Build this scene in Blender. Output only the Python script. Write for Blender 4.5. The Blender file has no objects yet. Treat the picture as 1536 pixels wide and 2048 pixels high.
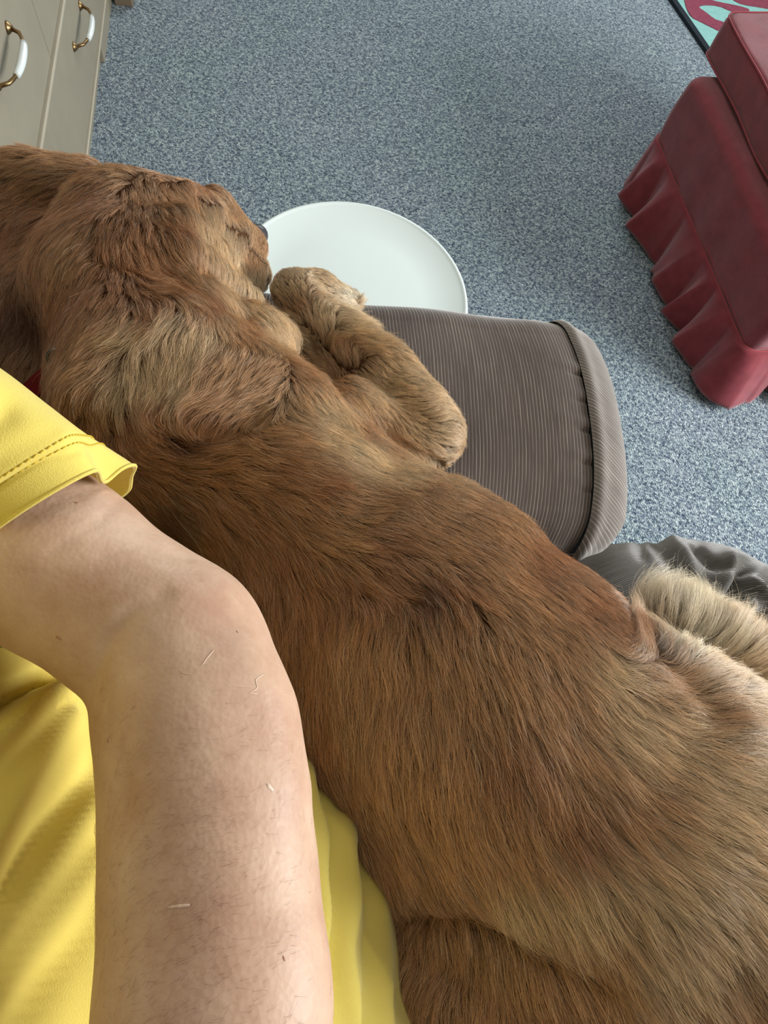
import bpy, math, random
import numpy as np
from mathutils import Vector, Matrix
from mathutils.bvhtree import BVHTree
from mathutils.kdtree import KDTree

# ------------------------------------------------------------------ camera
F = 1300.0
_d = np.array([575 - 768, 1560 - 1024, F]); _d = _d / np.linalg.norm(_d)      # world down, in camera axes
_Z = -_d
_X = np.array([1, 0, 0.]) - _d * _d[0]; _X /= np.linalg.norm(_X)
_Y = np.cross(_Z, _X)
H = 1.40
CAM = np.array([0, 0, H])
cam_d = bpy.data.cameras.new('camera'); cam = bpy.data.objects.new('camera', cam_d)
bpy.context.scene.collection.objects.link(cam)
cr = np.array([_X[0], _Y[0], _Z[0]]); cd = np.array([_X[1], _Y[1], _Z[1]]); cf = np.array([_X[2], _Y[2], _Z[2]])
cam.matrix_world = Matrix(((cr[0], -cd[0], -cf[0], 0), (cr[1], -cd[1], -cf[1], 0), (cr[2], -cd[2], -cf[2], H), (0, 0, 0, 1)))
cam_d.sensor_fit = 'VERTICAL'; cam_d.sensor_height = 24.0; cam_d.lens = 24.0 * F / 2048.0
cam_d.clip_start = 0.01; cam_d.clip_end = 50
bpy.context.scene.camera = cam

# ------------------------------------------------------------------ world, lights, exposure
scene = bpy.context.scene
scene.view_settings.view_transform = 'Standard'
scene.view_settings.look = 'None'
scene.view_settings.gamma = 1.0
scene.view_settings.exposure = 0.0
try: scene.view_settings.use_curve_mapping = False
except Exception: pass
scene.cycles.max_bounces = 8
scene.cycles.diffuse_bounces = 4
scene.cycles.sample_clamp_indirect = 6.0
world = bpy.data.worlds.new('daylight'); scene.world = world; world.use_nodes = True
world.node_tree.nodes['Background'].inputs[0].default_value = (0.72, 0.86, 1.0, 1)
world.node_tree.nodes['Background'].inputs[1].default_value = 0.6

def area(name, loc, target, sx, sy, power, col):
    l = bpy.data.lights.new(name, 'AREA'); l.shape = 'RECTANGLE'; l.size = sx; l.size_y = sy
    l.energy = power; l.color = col
    o = bpy.data.objects.new(name, l); scene.collection.objects.link(o)
    o.location = loc
    o.rotation_euler = (Vector(target) - Vector(loc)).to_track_quat('-Z', 'Y').to_euler()
    return o
area('window_light', (2.93, 0.15, 1.30), (0.0, 0.20, 0.6), 1.5, 1.25, 140, (0.93, 0.96, 1.0))
area('window_light', (0.9, 3.93, 1.6), (0.6, 0.8, 0.4), 1.8, 1.2, 42, (0.85, 0.94, 1.0))
area('overhead_light', (0.4, 0.9, 2.40), (0.4, 0.9, 0.0), 0.6, 0.6, 3, (1.0, 0.95, 0.88))  # weak warm overhead light, no fixture is modelled

C = scene.collection
rng = np.random.default_rng(7); random.seed(7)

# ------------------------------------------------------------------ helpers
def ray(px, py):
    r = np.array([px - 768, py - 1024, F]) / F
    return np.array([r @ _X, r @ _Y, r @ _Z])
def PZ(px, py, z):
    r = ray(px, py); return CAM + r * ((z - H) / r[2])
def proj(P):
    Q = np.asarray(P, float) - CAM
    x = Q @ cr; y = Q @ cd; w = Q @ cf
    w = np.where(np.abs(w) < 1e-5, 1e-5, w)
    return 768 + F * x / w, 1024 + F * y / w
def srgb(r, g, b):
    f = lambda c: (c / 255 / 12.92) if c / 255 <= 0.04045 else ((c / 255 + 0.055) / 1.055) ** 2.4
    return (f(r), f(g), f(b), 1)

def tag(o, label=None, cat=None, group=None, kind=None):
    if label: o['label'] = label
    if cat: o['category'] = cat
    if group: o['group'] = group
    if kind: o['kind'] = kind
    return o
def mk(name, V, Fc, mat, parent=None, smooth=True, uv=None):
    me = bpy.data.meshes.new(name)
    me.from_pydata([tuple(map(float, v)) for v in V], [], [tuple(int(i) for i in f) for f in Fc])
    if uv is not None:
        l = me.uv_layers.new(name='UVMap'); idx = np.empty(len(me.loops), int); me.loops.foreach_get('vertex_index', idx)
        l.data.foreach_set('uv', np.asarray(uv, float)[idx].ravel())
    if smooth: me.polygons.foreach_set('use_smooth', [True] * len(me.polygons))
    me.materials.append(mat); me.update()
    o = bpy.data.objects.new(name, me); C.objects.link(o)
    if parent is not None: o.parent = parent; o.matrix_parent_inverse = parent.matrix_world.inverted()
    return o
def empty(name, loc, label, cat, group=None):
    o = bpy.data.objects.new(name, None); C.objects.link(o); o.location = loc; o.empty_display_size = 0.1
    o.matrix_world = Matrix.Translation(Vector(loc))
    return tag(o, label, cat, group)
def grid_faces(n, m, wrap_m=False, off=0):
    f = []
    mm = m if wrap_m else m - 1
    for i in range(n - 1):
        for j in range(mm):
            a = i * m + j; b = i * m + (j + 1) % m
            f.append((off + a, off + b, off + b + m, off + a + m))
    return f
def box_mesh(c, s, bev=0.0, seg=3, ax=None):
    """box of size s at c with rounded edges; returns verts and faces"""
    import bmesh
    bm = bmesh.new(); bmesh.ops.create_cube(bm, size=1)
    for v in bm.verts: v.co = Vector((v.co.x * s[0], v.co.y * s[1], v.co.z * s[2]))
    if bev > 0: bmesh.ops.bevel(bm, geom=list(bm.edges), offset=bev, segments=seg, profile=0.5, affect='EDGES')
    V = np.array([v.co[:] for v in bm.verts]); Fc = [[v.index for v in f.verts] for f in bm.faces]
    bm.free()
    if ax is not None:
        ca, sa = math.cos(ax), math.sin(ax); V = np.stack([V[:, 0] * ca - V[:, 1] * sa, V[:, 0] * sa + V[:, 1] * ca, V[:, 2]], 1)
    return V + np.array(c), Fc
def join(parts):
    V = []; Fc = []; n = 0
    for v, f in parts:
        V.append(np.asarray(v)); Fc += [[i + n for i in q] for q in f]; n += len(v)
    return np.concatenate(V), Fc
def tube(pts, r, k=8, caps=True):
    pts = [np.array(p, float) for p in pts]; V = []; n = len(pts)
    rr = r if hasattr(r, '__len__') else [r] * n
    up = np.array([0.13, 0.21, 0.97])
    for i, p in enumerate(pts):
        t = pts[min(i + 1, n - 1)] - pts[max(i - 1, 0)]; t /= np.linalg.norm(t) + 1e-12
        a = np.cross(t, up); a /= np.linalg.norm(a) + 1e-12; b = np.cross(t, a)
        for j in range(k):
            th = 2 * math.pi * j / k; V.append(p + rr[i] * (math.cos(th) * a + math.sin(th) * b))
    Fc = grid_faces(n, k, True)
    if caps:
        Fc.append(list(range(k))[::-1]); Fc.append([(n - 1) * k + j for j in range(k)])
    return np.array(V), Fc
def catmull(P, n):
    P = np.asarray(P, float); m = len(P); out = []
    for t in np.linspace(0, m - 1, n):
        i = min(int(t), m - 2); u = t - i
        p0, p1, p2, p3 = P[max(i - 1, 0)], P[i], P[i + 1], P[min(i + 2, m - 1)]
        out.append(0.5 * ((2 * p1) + (-p0 + p2) * u + (2 * p0 - 5 * p1 + 4 * p2 - p3) * u * u + (-p0 + 3 * p1 - 3 * p2 + p3) * u ** 3))
    return np.array(out)
def seg_dist(px, py, poly):
    """distance in pixels to a polyline"""
    best = np.full(np.shape(px), 1e9)
    for (x0, y0), (x1, y1) in zip(poly[:-1], poly[1:]):
        dx, dy = x1 - x0, y1 - y0; L = dx * dx + dy * dy + 1e-9
        t = np.clip(((px - x0) * dx + (py - y0) * dy) / L, 0, 1)
        best = np.minimum(best, np.hypot(px - x0 - t * dx, py - y0 - t * dy))
    return best
def smin(a, b, k):
    h = np.clip(0.5 + 0.5 * (b - a) / k, 0, 1); return b * (1 - h) + a * h - k * h * (1 - h)
def cone_sdf(P, a, b, ra, rb, sq=1.0):
    A = np.array(a); B = np.array(b); s = np.array([1, 1, 1 / sq])
    Q = (P - A) * s; D = (B - A) * s; L = D @ D + 1e-12
    t = np.clip(Q @ D / L, 0, 1)
    return np.sqrt(((Q - t[..., None] * D) ** 2).sum(-1)) - (ra + (rb - ra) * t)
def surface_net(fn, lo, hi, h):
    lo = np.array(lo); n = np.ceil((np.array(hi) - lo) / h).astype(int) + 1
    ax = [lo[i] + h * np.arange(n[i]) for i in range(3)]
    G = np.empty(tuple(n), np.float32)
    for i in range(0, n[0], 16):
        X = np.stack(np.meshgrid(ax[0][i:i + 16], ax[1], ax[2], indexing='ij'), -1)
        G[i:i + 16] = fn(X)
    S = G < 0
    c = tuple(n - 1); cnt = np.zeros(c); acc = np.zeros(c + (3,))
    cs = [(a, b, d) for a in (0, 1) for b in (0, 1) for d in (0, 1)]
    def sl(o): return tuple(slice(o[k], o[k] + n[k] - 1) for k in range(3))
    for a in cs:
        for k in range(3):
            if a[k] == 0:
                b = list(a); b[k] = 1; ga = G[sl(a)]; gb = G[sl(b)]
                m = (ga < 0) != (gb < 0)
                t = np.where(m, ga / np.where(m, ga - gb, 1), 0)
                cnt += m
                for q in range(3):
                    acc[..., q] += m * (a[q] + (t if q == k else 0))
    act = cnt > 0; idx = -np.ones(c, int); idx[act] = np.arange(act.sum())
    cell = np.stack(np.nonzero(act), 1)
    V = lo + h * (cell + acc[act] / cnt[act][:, None])
    Fc = []
    for k in range(3):
        u, v = (k + 1) % 3, (k + 2) % 3
        a = [slice(1, n[q] - 1) for q in range(3)]; a[k] = slice(0, n[k] - 1)
        b = list(a); b[k] = slice(1, n[k])
        sa, sb = S[tuple(a)], S[tuple(b)]
        m = sa != sb; I = np.stack(np.nonzero(m), 1)
        base = I.copy(); base[:, u] += 1; base[:, v] += 1
        def g(du, dv):
            q = base.copy(); q[:, u] -= du; q[:, v] -= dv; return idx[q[:, 0], q[:, 1], q[:, 2]]
        qd = np.stack([g(0, 0), g(1, 0), g(1, 1), g(0, 1)], 1)
        fl = ~sa[m]
        qd[fl] = qd[fl][:, ::-1]
        Fc.append(qd)
    Fc = np.concatenate(Fc); Fc = Fc[(Fc >= 0).all(1)]
    return V, Fc
def laplace(V, Fc, it, lam=0.5):
    e = np.concatenate([Fc[:, [0, 1]], Fc[:, [1, 2]], Fc[:, [2, 3]], Fc[:, [3, 0]]]); e = np.concatenate([e, e[:, ::-1]])
    deg = np.bincount(e[:, 0], minlength=len(V))[:, None]
    for _ in range(it):
        s = np.stack([np.bincount(e[:, 0], V[e[:, 1], q], len(V)) for q in range(3)], 1)
        V = V + lam * (s / np.maximum(deg, 1) - V)
    return V
def vnorm(V, Fc):
    Fc = np.asarray(Fc)
    n = np.cross(V[Fc[:, 2]] - V[Fc[:, 0]], V[Fc[:, 3]] - V[Fc[:, 1]])
    N = np.zeros_like(V)
    for k in range(4): np.add.at(N, Fc[:, k], n)
    return N / (np.linalg.norm(N, axis=1, keepdims=True) + 1e-12)
def wob(P, sc, seed, n=5):
    """smooth pseudo noise in -1..1 from summed sines"""
    r = np.random.default_rng(seed); out = 0
    for i in range(n):
        k = r.normal(size=3) * sc; out = out + np.sin(P @ k + r.uniform(0, 6.28))
    return out / n * 1.6

# ------------------------------------------------------------------ materials
def newmat(name):
    m = bpy.data.materials.new(name); m.use_nodes = True
    nt = m.node_tree; b = nt.nodes['Principled BSDF']; return m, nt, b
def nd(nt, t, **kw):
    n = nt.nodes.new(t)
    for k, v in kw.items(): setattr(n, k, v)
    return n
def mat(name, col, rough=0.6, nscale=60, namt=0.12, bump=0.0, bscale=200, metal=0, sheen=0, spec=0.5, coat=0, sss=0):
    m, nt, b = newmat(name)
    tc = nd(nt, 'ShaderNodeTexCoord'); no = nd(nt, 'ShaderNodeTexNoise'); no.inputs['Scale'].default_value = nscale; no.inputs['Detail'].default_value = 6
    nt.links.new(tc.outputs['Object'], no.inputs['Vector'])
    mr = nd(nt, 'ShaderNodeMapRange'); mr.inputs[1].default_value = 0.3; mr.inputs[2].default_value = 0.7
    mr.inputs[3].default_value = 1 - namt; mr.inputs[4].default_value = 1 + namt
    nt.links.new(no.outputs['Fac'], mr.inputs[0])
    mx = nd(nt, 'ShaderNodeVectorMath', operation='SCALE'); mx.inputs[0].default_value = col[:3]
    nt.links.new(mr.outputs[0], mx.inputs['Scale']); nt.links.new(mx.outputs[0], b.inputs['Base Color'])
    b.inputs['Roughness'].default_value = rough; b.inputs['Metallic'].default_value = metal
    b.inputs['Specular IOR Level'].default_value = spec
    if sheen: b.inputs['Sheen Weight'].default_value = sheen; b.inputs['Sheen Roughness'].default_value = 0.4
    if coat: b.inputs['Coat Weight'].default_value = coat; b.inputs['Coat Roughness'].default_value = 0.15
    if sss:
        b.inputs['Subsurface Weight'].default_value = sss; b.inputs['Subsurface Radius'].default_value = (0.012, 0.005, 0.003); b.inputs['Subsurface Scale'].default_value = 0.5
    if bump:
        n2 = nd(nt, 'ShaderNodeTexNoise'); n2.inputs['Scale'].default_value = bscale; n2.inputs['Detail'].default_value = 4
        nt.links.new(tc.outputs['Object'], n2.inputs['Vector'])
        bp = nd(nt, 'ShaderNodeBump'); bp.inputs['Strength'].default_value = bump; bp.inputs['Distance'].default_value = 0.002
        nt.links.new(n2.outputs['Fac'], bp.inputs['Height']); nt.links.new(bp.outputs[0], b.inputs['Normal'])
    return m
def carpet_mat():
    m, nt, b = newmat('blue_grey_loop_carpet')
    tc = nd(nt, 'ShaderNodeTexCoord'); mp = nd(nt, 'ShaderNodeMapping'); mp.inputs['Rotation'].default_value = (0, 0, 0.5)
    nt.links.new(tc.outputs['Object'], mp.inputs[0])
    v = nd(nt, 'ShaderNodeTexVoronoi'); v.inputs['Scale'].default_value = 230; v.inputs['Randomness'].default_value = 0.75
    nt.links.new(mp.outputs[0], v.inputs['Vector'])
    sp = nd(nt, 'ShaderNodeSeparateColor'); nt.links.new(v.outputs['Color'], sp.inputs[0])
    n1 = nd(nt, 'ShaderNodeTexNoise'); n1.inputs['Scale'].default_value = 95; n1.inputs['Detail'].default_value = 4; n1.inputs['Roughness'].default_value = 0.7
    nt.links.new(mp.outputs[0], n1.inputs['Vector'])
    mixf = nd(nt, 'ShaderNodeMath', operation='ADD'); s1 = nd(nt, 'ShaderNodeMath', operation='MULTIPLY'); s1.inputs[1].default_value = 0.34
    nt.links.new(sp.outputs[0], s1.inputs[0]); s2 = nd(nt, 'ShaderNodeMath', operation='MULTIPLY'); s2.inputs[1].default_value = 0.72
    nt.links.new(n1.outputs['Fac'], s2.inputs[0]); nt.links.new(s1.outputs[0], mixf.inputs[0]); nt.links.new(s2.outputs[0], mixf.inputs[1])
    cr_ = nd(nt, 'ShaderNodeValToRGB'); e = cr_.color_ramp.elements
    e[0].position = 0.3; e[0].color = srgb(48, 60, 78)
    e[1].position = 0.76; e[1].color = srgb(206, 212, 210)
    for p_, c_ in ((0.42, srgb(92, 104, 120)), (0.52, srgb(130, 142, 152)), (0.63, srgb(162, 172, 176))):
        q = e.new(p_); q.color = c_
    nt.links.new(mixf.outputs[0], cr_.inputs[0])
    # broad tint drift between blue and grey-green yarn
    n2 = nd(nt, 'ShaderNodeTexNoise'); n2.inputs['Scale'].default_value = 3.5; n2.inputs['Detail'].default_value = 2
    nt.links.new(tc.outputs['Object'], n2.inputs['Vector'])
    mx = nd(nt, 'ShaderNodeMix', data_type='RGBA', blend_type='MULTIPLY'); mx.inputs[0].default_value = 1
    r2 = nd(nt, 'ShaderNodeValToRGB'); r2.color_ramp.elements[0].position = 0.35; r2.color_ramp.elements[0].color = (0.90, 0.98, 0.95, 1)
    r2.color_ramp.elements[1].position = 0.65; r2.color_ramp.elements[1].color = (0.96, 0.99, 1.0, 1)
    nt.links.new(n2.outputs['Fac'], r2.inputs[0]); nt.links.new(cr_.outputs[0], mx.inputs[6]); nt.links.new(r2.outputs[0], mx.inputs[7])
    nt.links.new(mx.outputs[2], b.inputs['Base Color'])
    b.inputs['Roughness'].default_value = 0.95; b.inputs['Specular IOR Level'].default_value = 0.1; b.inputs['Sheen Weight'].default_value = 0.25
    bp = nd(nt, 'ShaderNodeBump'); bp.inputs['Strength'].default_value = 0.9; bp.inputs['Distance'].default_value = 0.004; bp.invert = True
    ad = nd(nt, 'ShaderNodeMath', operation='MULTIPLY_ADD'); ad.inputs[1].default_value = -1.2
    nt.links.new(n1.outputs['Fac'], ad.inputs[0]); nt.links.new(v.outputs['Distance'], ad.inputs[2])
    nt.links.new(ad.outputs[0], bp.inputs['Height']); nt.links.new(bp.outputs[0], b.inputs['Normal'])
    return m
def rib_mat(name, dark, light, freq, bump=0.5, sheen=0.3, patch=0.25, thin=0.72):
    """ribs run along V: period 1/freq in U"""
    m, nt, b = newmat(name)
    tc = nd(nt, 'ShaderNodeTexCoord'); sx = nd(nt, 'ShaderNodeSeparateXYZ'); nt.links.new(tc.outputs['UV'], sx.inputs[0])
    no = nd(nt, 'ShaderNodeTexNoise'); no.inputs['Scale'].default_value = 40; no.inputs['Detail'].default_value = 5; nt.links.new(tc.outputs['Object'], no.inputs['Vector'])
    w = nd(nt, 'ShaderNodeMath', operation='MULTIPLY'); w.inputs[1].default_value = freq * 2 * math.pi; nt.links.new(sx.outputs[0], w.inputs[0])
    w1 = nd(nt, 'ShaderNodeMath', operation='MULTIPLY_ADD'); w1.inputs[1].default_value = 2.0
    nt.links.new(no.outputs['Fac'], w1.inputs[0]); nt.links.new(w.outputs[0], w1.inputs[2])
    s = nd(nt, 'ShaderNodeMath', operation='SINE'); nt.links.new(w1.outputs[0], s.inputs[0])
    # rib to rib variation
    fl = nd(nt, 'ShaderNodeMath', operation='MULTIPLY'); fl.inputs[1].default_value = freq * 1.37; nt.links.new(sx.outputs[0], fl.inputs[0])
    cv = nd(nt, 'ShaderNodeCombineXYZ'); nt.links.new(fl.outputs[0], cv.inputs[0])
    yy = nd(nt, 'ShaderNodeMath', operation='MULTIPLY'); yy.inputs[1].default_value = 14; nt.links.new(sx.outputs[1], yy.inputs[0]); nt.links.new(yy.outputs[0], cv.inputs[1])
    n3 = nd(nt, 'ShaderNodeTexNoise'); n3.inputs['Scale'].default_value = 1.0; n3.inputs['Detail'].default_value = 3; nt.links.new(cv.outputs[0], n3.inputs['Vector'])
    mr = nd(nt, 'ShaderNodeMapRange'); mr.inputs[1].default_value = thin - 0.35; mr.inputs[2].default_value = 1.0; nt.links.new(s.outputs[0], mr.inputs[0])
    mu = nd(nt, 'ShaderNodeMath', operation='MULTIPLY'); nt.links.new(mr.outputs[0], mu.inputs[0])
    m2 = nd(nt, 'ShaderNodeMapRange'); m2.inputs[1].default_value = 0.3; m2.inputs[2].default_value = 0.7; nt.links.new(n3.outputs['Fac'], m2.inputs[0]); nt.links.new(m2.outputs[0], mu.inputs[1])
    mx = nd(nt, 'ShaderNodeMix', data_type='RGBA'); mx.inputs[6].default_value = dark; mx.inputs[7].default_value = light
    nt.links.new(mu.outputs[0], mx.inputs[0])
    n4 = nd(nt, 'ShaderNodeTexNoise'); n4.inputs['Scale'].default_value = 9; n4.inputs['Detail'].default_value = 4; nt.links.new(tc.outputs['Object'], n4.inputs['Vector'])
    m4 = nd(nt, 'ShaderNodeMapRange'); m4.inputs[1].default_value = 0.35; m4.inputs[2].default_value = 0.7; m4.inputs[3].default_value = 1 - patch; m4.inputs[4].default_value = 1 + patch
    nt.links.new(n4.outputs['Fac'], m4.inputs[0])
    sc = nd(nt, 'ShaderNodeVectorMath', operation='SCALE'); nt.links.new(mx.outputs[2], sc.inputs[0]); nt.links.new(m4.outputs[0], sc.inputs['Scale'])
    nt.links.new(sc.outputs[0], b.inputs['Base Color'])
    b.inputs['Roughness'].default_value = 0.85; b.inputs['Specular IOR Level'].default_value = 0.15
    b.inputs['Sheen Weight'].default_value = sheen; b.inputs['Sheen Roughness'].default_value = 0.35; b.inputs['Sheen Tint'].default_value = (1, 0.97, 0.92, 1)
    bp = nd(nt, 'ShaderNodeBump'); bp.inputs['Strength'].default_value = bump; bp.inputs['Distance'].default_value = 0.0012
    nt.links.new(s.outputs[0], bp.inputs['Height']); nt.links.new(bp.outputs[0], b.inputs['Normal'])
    return m
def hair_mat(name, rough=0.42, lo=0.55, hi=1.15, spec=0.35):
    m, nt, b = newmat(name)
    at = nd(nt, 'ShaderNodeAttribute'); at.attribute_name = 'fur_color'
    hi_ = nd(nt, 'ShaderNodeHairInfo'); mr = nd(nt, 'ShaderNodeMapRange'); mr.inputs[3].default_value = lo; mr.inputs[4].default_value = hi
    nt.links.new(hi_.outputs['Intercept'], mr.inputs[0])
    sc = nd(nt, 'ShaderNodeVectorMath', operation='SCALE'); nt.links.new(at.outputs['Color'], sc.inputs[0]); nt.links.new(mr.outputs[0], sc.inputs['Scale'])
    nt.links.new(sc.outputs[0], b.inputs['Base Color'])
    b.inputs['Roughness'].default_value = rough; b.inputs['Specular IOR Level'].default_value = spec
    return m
def skin_mat():
    m, nt, b = newmat('fair_skin')
    tc = nd(nt, 'ShaderNodeTexCoord'); no = nd(nt, 'ShaderNodeTexNoise'); no.inputs['Scale'].default_value = 22; no.inputs['Detail'].default_value = 8; no.inputs['Roughness'].default_value = 0.65
    nt.links.new(tc.outputs['Object'], no.inputs['Vector'])
    cr_ = nd(nt, 'ShaderNodeValToRGB'); e = cr_.color_ramp.elements
    e[0].position = 0.33; e[0].color = srgb(182, 142, 116); e[1].position = 0.66; e[1].color = srgb(208, 175, 148)
    nt.links.new(no.outputs['Fac'], cr_.inputs[0]); nt.links.new(cr_.outputs[0], b.inputs['Base Color'])
    b.inputs['Roughness'].default_value = 0.5; b.inputs['Specular IOR Level'].default_value = 0.35
    b.inputs['Subsurface Weight'].default_value = 0.25; b.inputs['Subsurface Radius'].default_value = (0.01, 0.004, 0.002); b.inputs['Subsurface Scale'].default_value = 0.6
    n2 = nd(nt, 'ShaderNodeTexVoronoi'); n2.inputs['Scale'].default_value = 420; nt.links.new(tc.outputs['Object'], n2.inputs['Vector'])
    n3 = nd(nt, 'ShaderNodeTexNoise'); n3.inputs['Scale'].default_value = 130; n3.inputs['Detail'].default_value = 6; nt.links.new(tc.outputs['Object'], n3.inputs['Vector'])
    ad = nd(nt, 'ShaderNodeMath', operation='MULTIPLY_ADD'); ad.inputs[1].default_value = 0.35
    nt.links.new(n2.outputs['Distance'], ad.inputs[0]); nt.links.new(n3.outputs['Fac'], ad.inputs[2])
    bp = nd(nt, 'ShaderNodeBump'); bp.inputs['Strength'].default_value = 0.22; bp.inputs['Distance'].default_value = 0.0015
    nt.links.new(ad.outputs[0], bp.inputs['Height']); nt.links.new(bp.outputs[0], b.inputs['Normal'])
    return m

M = dict(
    carpet=carpet_mat(),
    wall=mat('off_white_wall', srgb(158, 150, 136), 0.9, 8, 0.03),
    ceiling=mat('white_ceiling', srgb(186, 184, 176), 0.9, 8, 0.02),
    taupe=mat('taupe_paint', srgb(150, 141, 121), 0.45, 14, 0.04, 0.05, 300),
    taupe_edge=mat('taupe_paint_edge', srgb(182, 172, 150), 0.4, 14, 0.04),
    brass=mat('brass', srgb(150, 122, 84), 0.35, 40, 0.1, metal=1),
    ceramic=mat('white_ceramic', srgb(226, 232, 228), 0.15, 20, 0.02, coat=0.5),
    red=mat('rose_red_cotton', srgb(136, 60, 66), 0.95, 30, 0.16, 0.6, 1100, sheen=0.5, spec=0.05),
    redseam=mat('rose_red_seam', srgb(150, 66, 72), 0.95, 60, 0.1, sheen=0.3, spec=0.1),
    aqua=mat('aqua_rug_pile', srgb(150, 200, 192), 0.95, 60, 0.08, 0.4, 500, spec=0.1),
    rugred=mat('crimson_rug_pile', srgb(146, 74, 90), 0.95, 60, 0.12, 0.4, 500, spec=0.1),
    black=mat('black_rug_edge', srgb(38, 46, 52), 0.8, 60, 0.1, spec=0.2),
    white=mat('white_lacquer', srgb(238, 248, 243), 0.35, 3, 0.015, coat=0.1),
    arm=rib_mat('brown_ribbed_velour', srgb(92, 80, 73), srgb(176, 164, 150), 230, 0.08, 0.8, 0.16, 1.05),
    armfront=rib_mat('brown_ribbed_velour_lit', srgb(116, 107, 99), srgb(196, 187, 175), 230, 0.08, 1.0, 0.12, 1.0),  # lighter copy of the armrest fabric, window light put into its colour
    trouser=rib_mat('fine_grey_corduroy', srgb(76, 72, 66), srgb(128, 122, 112), 420, 0.5, 0.75, 0.15, 0.6),
    shirt=mat('yellow_cotton', srgb(224, 202, 100), 0.85, 10, 0.05, 0.25, 1400, sheen=0.25, spec=0.2),
    stitch=mat('yellow_thread', srgb(214, 180, 58), 0.8, 50, 0.1, spec=0.2),
    skin=skin_mat(),
    scar=mat('pale_scar_skin', srgb(218, 186, 162), 0.45, 30, 0.04),
    mole=mat('brown_mole_skin', srgb(172, 122, 98), 0.6, 60, 0.1),
    under=mat('red_brown_undercoat', srgb(84, 54, 34), 0.9, 50, 0.2, spec=0.1),  # undercoat darkened so gaps in the fur read as shaded
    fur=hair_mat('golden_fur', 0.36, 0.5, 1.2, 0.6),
    armhair=hair_mat('arm_hair', 0.5, 0.9, 1.0),
    nose=mat('dark_wet_nose', srgb(44, 36, 38), 0.3, 300, 0.2, 0.6, 900, coat=0.4),
    collar=mat('red_collar_webbing', srgb(130, 20, 24), 0.7, 300, 0.2),
    steel=mat('grey_steel', srgb(150, 156, 152), 0.3, 60, 0.1, metal=1),
    wood=mat('dull_brown_wood', srgb(128, 112, 92), 0.6, 30, 0.1),
    glass=mat('window_glass', srgb(200, 215, 225), 0.1),
)

# ------------------------------------------------------------------ the room
def slab(name, c, s, m, parent=None, bev=0.0):
    V, Fc = box_mesh(c, s, bev); return mk(name, V, Fc, m, parent, smooth=bev > 0)
XL, XR, YN, YF, ZC = -1.12, 3.0, -2.2, 4.0, 2.45
tag(slab('floor', ((XL + XR) / 2, (YN + YF) / 2, -0.02), (XR - XL, YF - YN, 0.04), M['carpet']), kind='structure')
tag(slab('ceiling', ((XL + XR) / 2, (YN + YF) / 2, ZC + 0.05), (XR - XL + .2, YF - YN + .2, 0.1), M['ceiling']), kind='structure')
tag(slab('wall_left', (XL - 0.05, (YN + YF) / 2, ZC / 2), (0.1, YF - YN, ZC), M['wall']), kind='structure')
tag(slab('wall_near', ((XL + XR) / 2, YN - 0.05, ZC / 2), (XR - XL, 0.1, ZC), M['wall']), kind='structure')
def wall_with_hole(name, axis, pos, a0, a1, h0, h1, z0, z1):
    parts = []
    def add(u0, u1, w0, w1):
        c = ((u0 + u1) / 2, (w0 + w1) / 2); s = (u1 - u0, w1 - w0)
        if axis == 'x': parts.append(box_mesh((pos, c[0], c[1]), (0.1, s[0], s[1])))
        else: parts.append(box_mesh((c[0], pos, c[1]), (s[0], 0.1, s[1])))
    add(a0, h0, 0, ZC); add(h1, a1, 0, ZC); add(h0, h1, 0, z0); add(h0, h1, z1, ZC)
    V, Fc = join(parts); return tag(mk(name, V, Fc, M['wall'], smooth=False), kind='structure')
wall_with_hole('wall_right', 'x', XR + 0.05, YN, YF, -0.65, 0.95, 0.6, 2.0)
wall_with_hole('wall_far', 'y', YF + 0.05, XL, XR, 0.0, 1.8, 0.95, 2.2)
def window(name, axis, pos, h0, h1, z0, z1):
    parts = []
    for u in (h0, (h0 + h1) / 2, h1):
        c = (pos, u, (z0 + z1) / 2) if axis == 'x' else (u, pos, (z0 + z1) / 2)
        parts.append(box_mesh(c, (0.06, 0.05, z1 - z0) if axis == 'x' else (0.05, 0.06, z1 - z0), 0.004, 1))
    for z in (z0, z1):
        c = (pos, (h0 + h1) / 2, z) if axis == 'x' else ((h0 + h1) / 2, pos, z)
        parts.append(box_mesh(c, (0.06, h1 - h0, 0.05) if axis == 'x' else (h1 - h0, 0.06, 0.05), 0.004, 1))
    V, Fc = join(parts); tag(mk(name, V, Fc, M['ceiling'], smooth=False), kind='structure')
window('window_1', 'x', XR + 0.05, -0.65, 0.95, 0.6, 2.0)
window('window_2', 'y', YF + 0.05, 0.0, 1.8, 0.95, 2.2)

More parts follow.
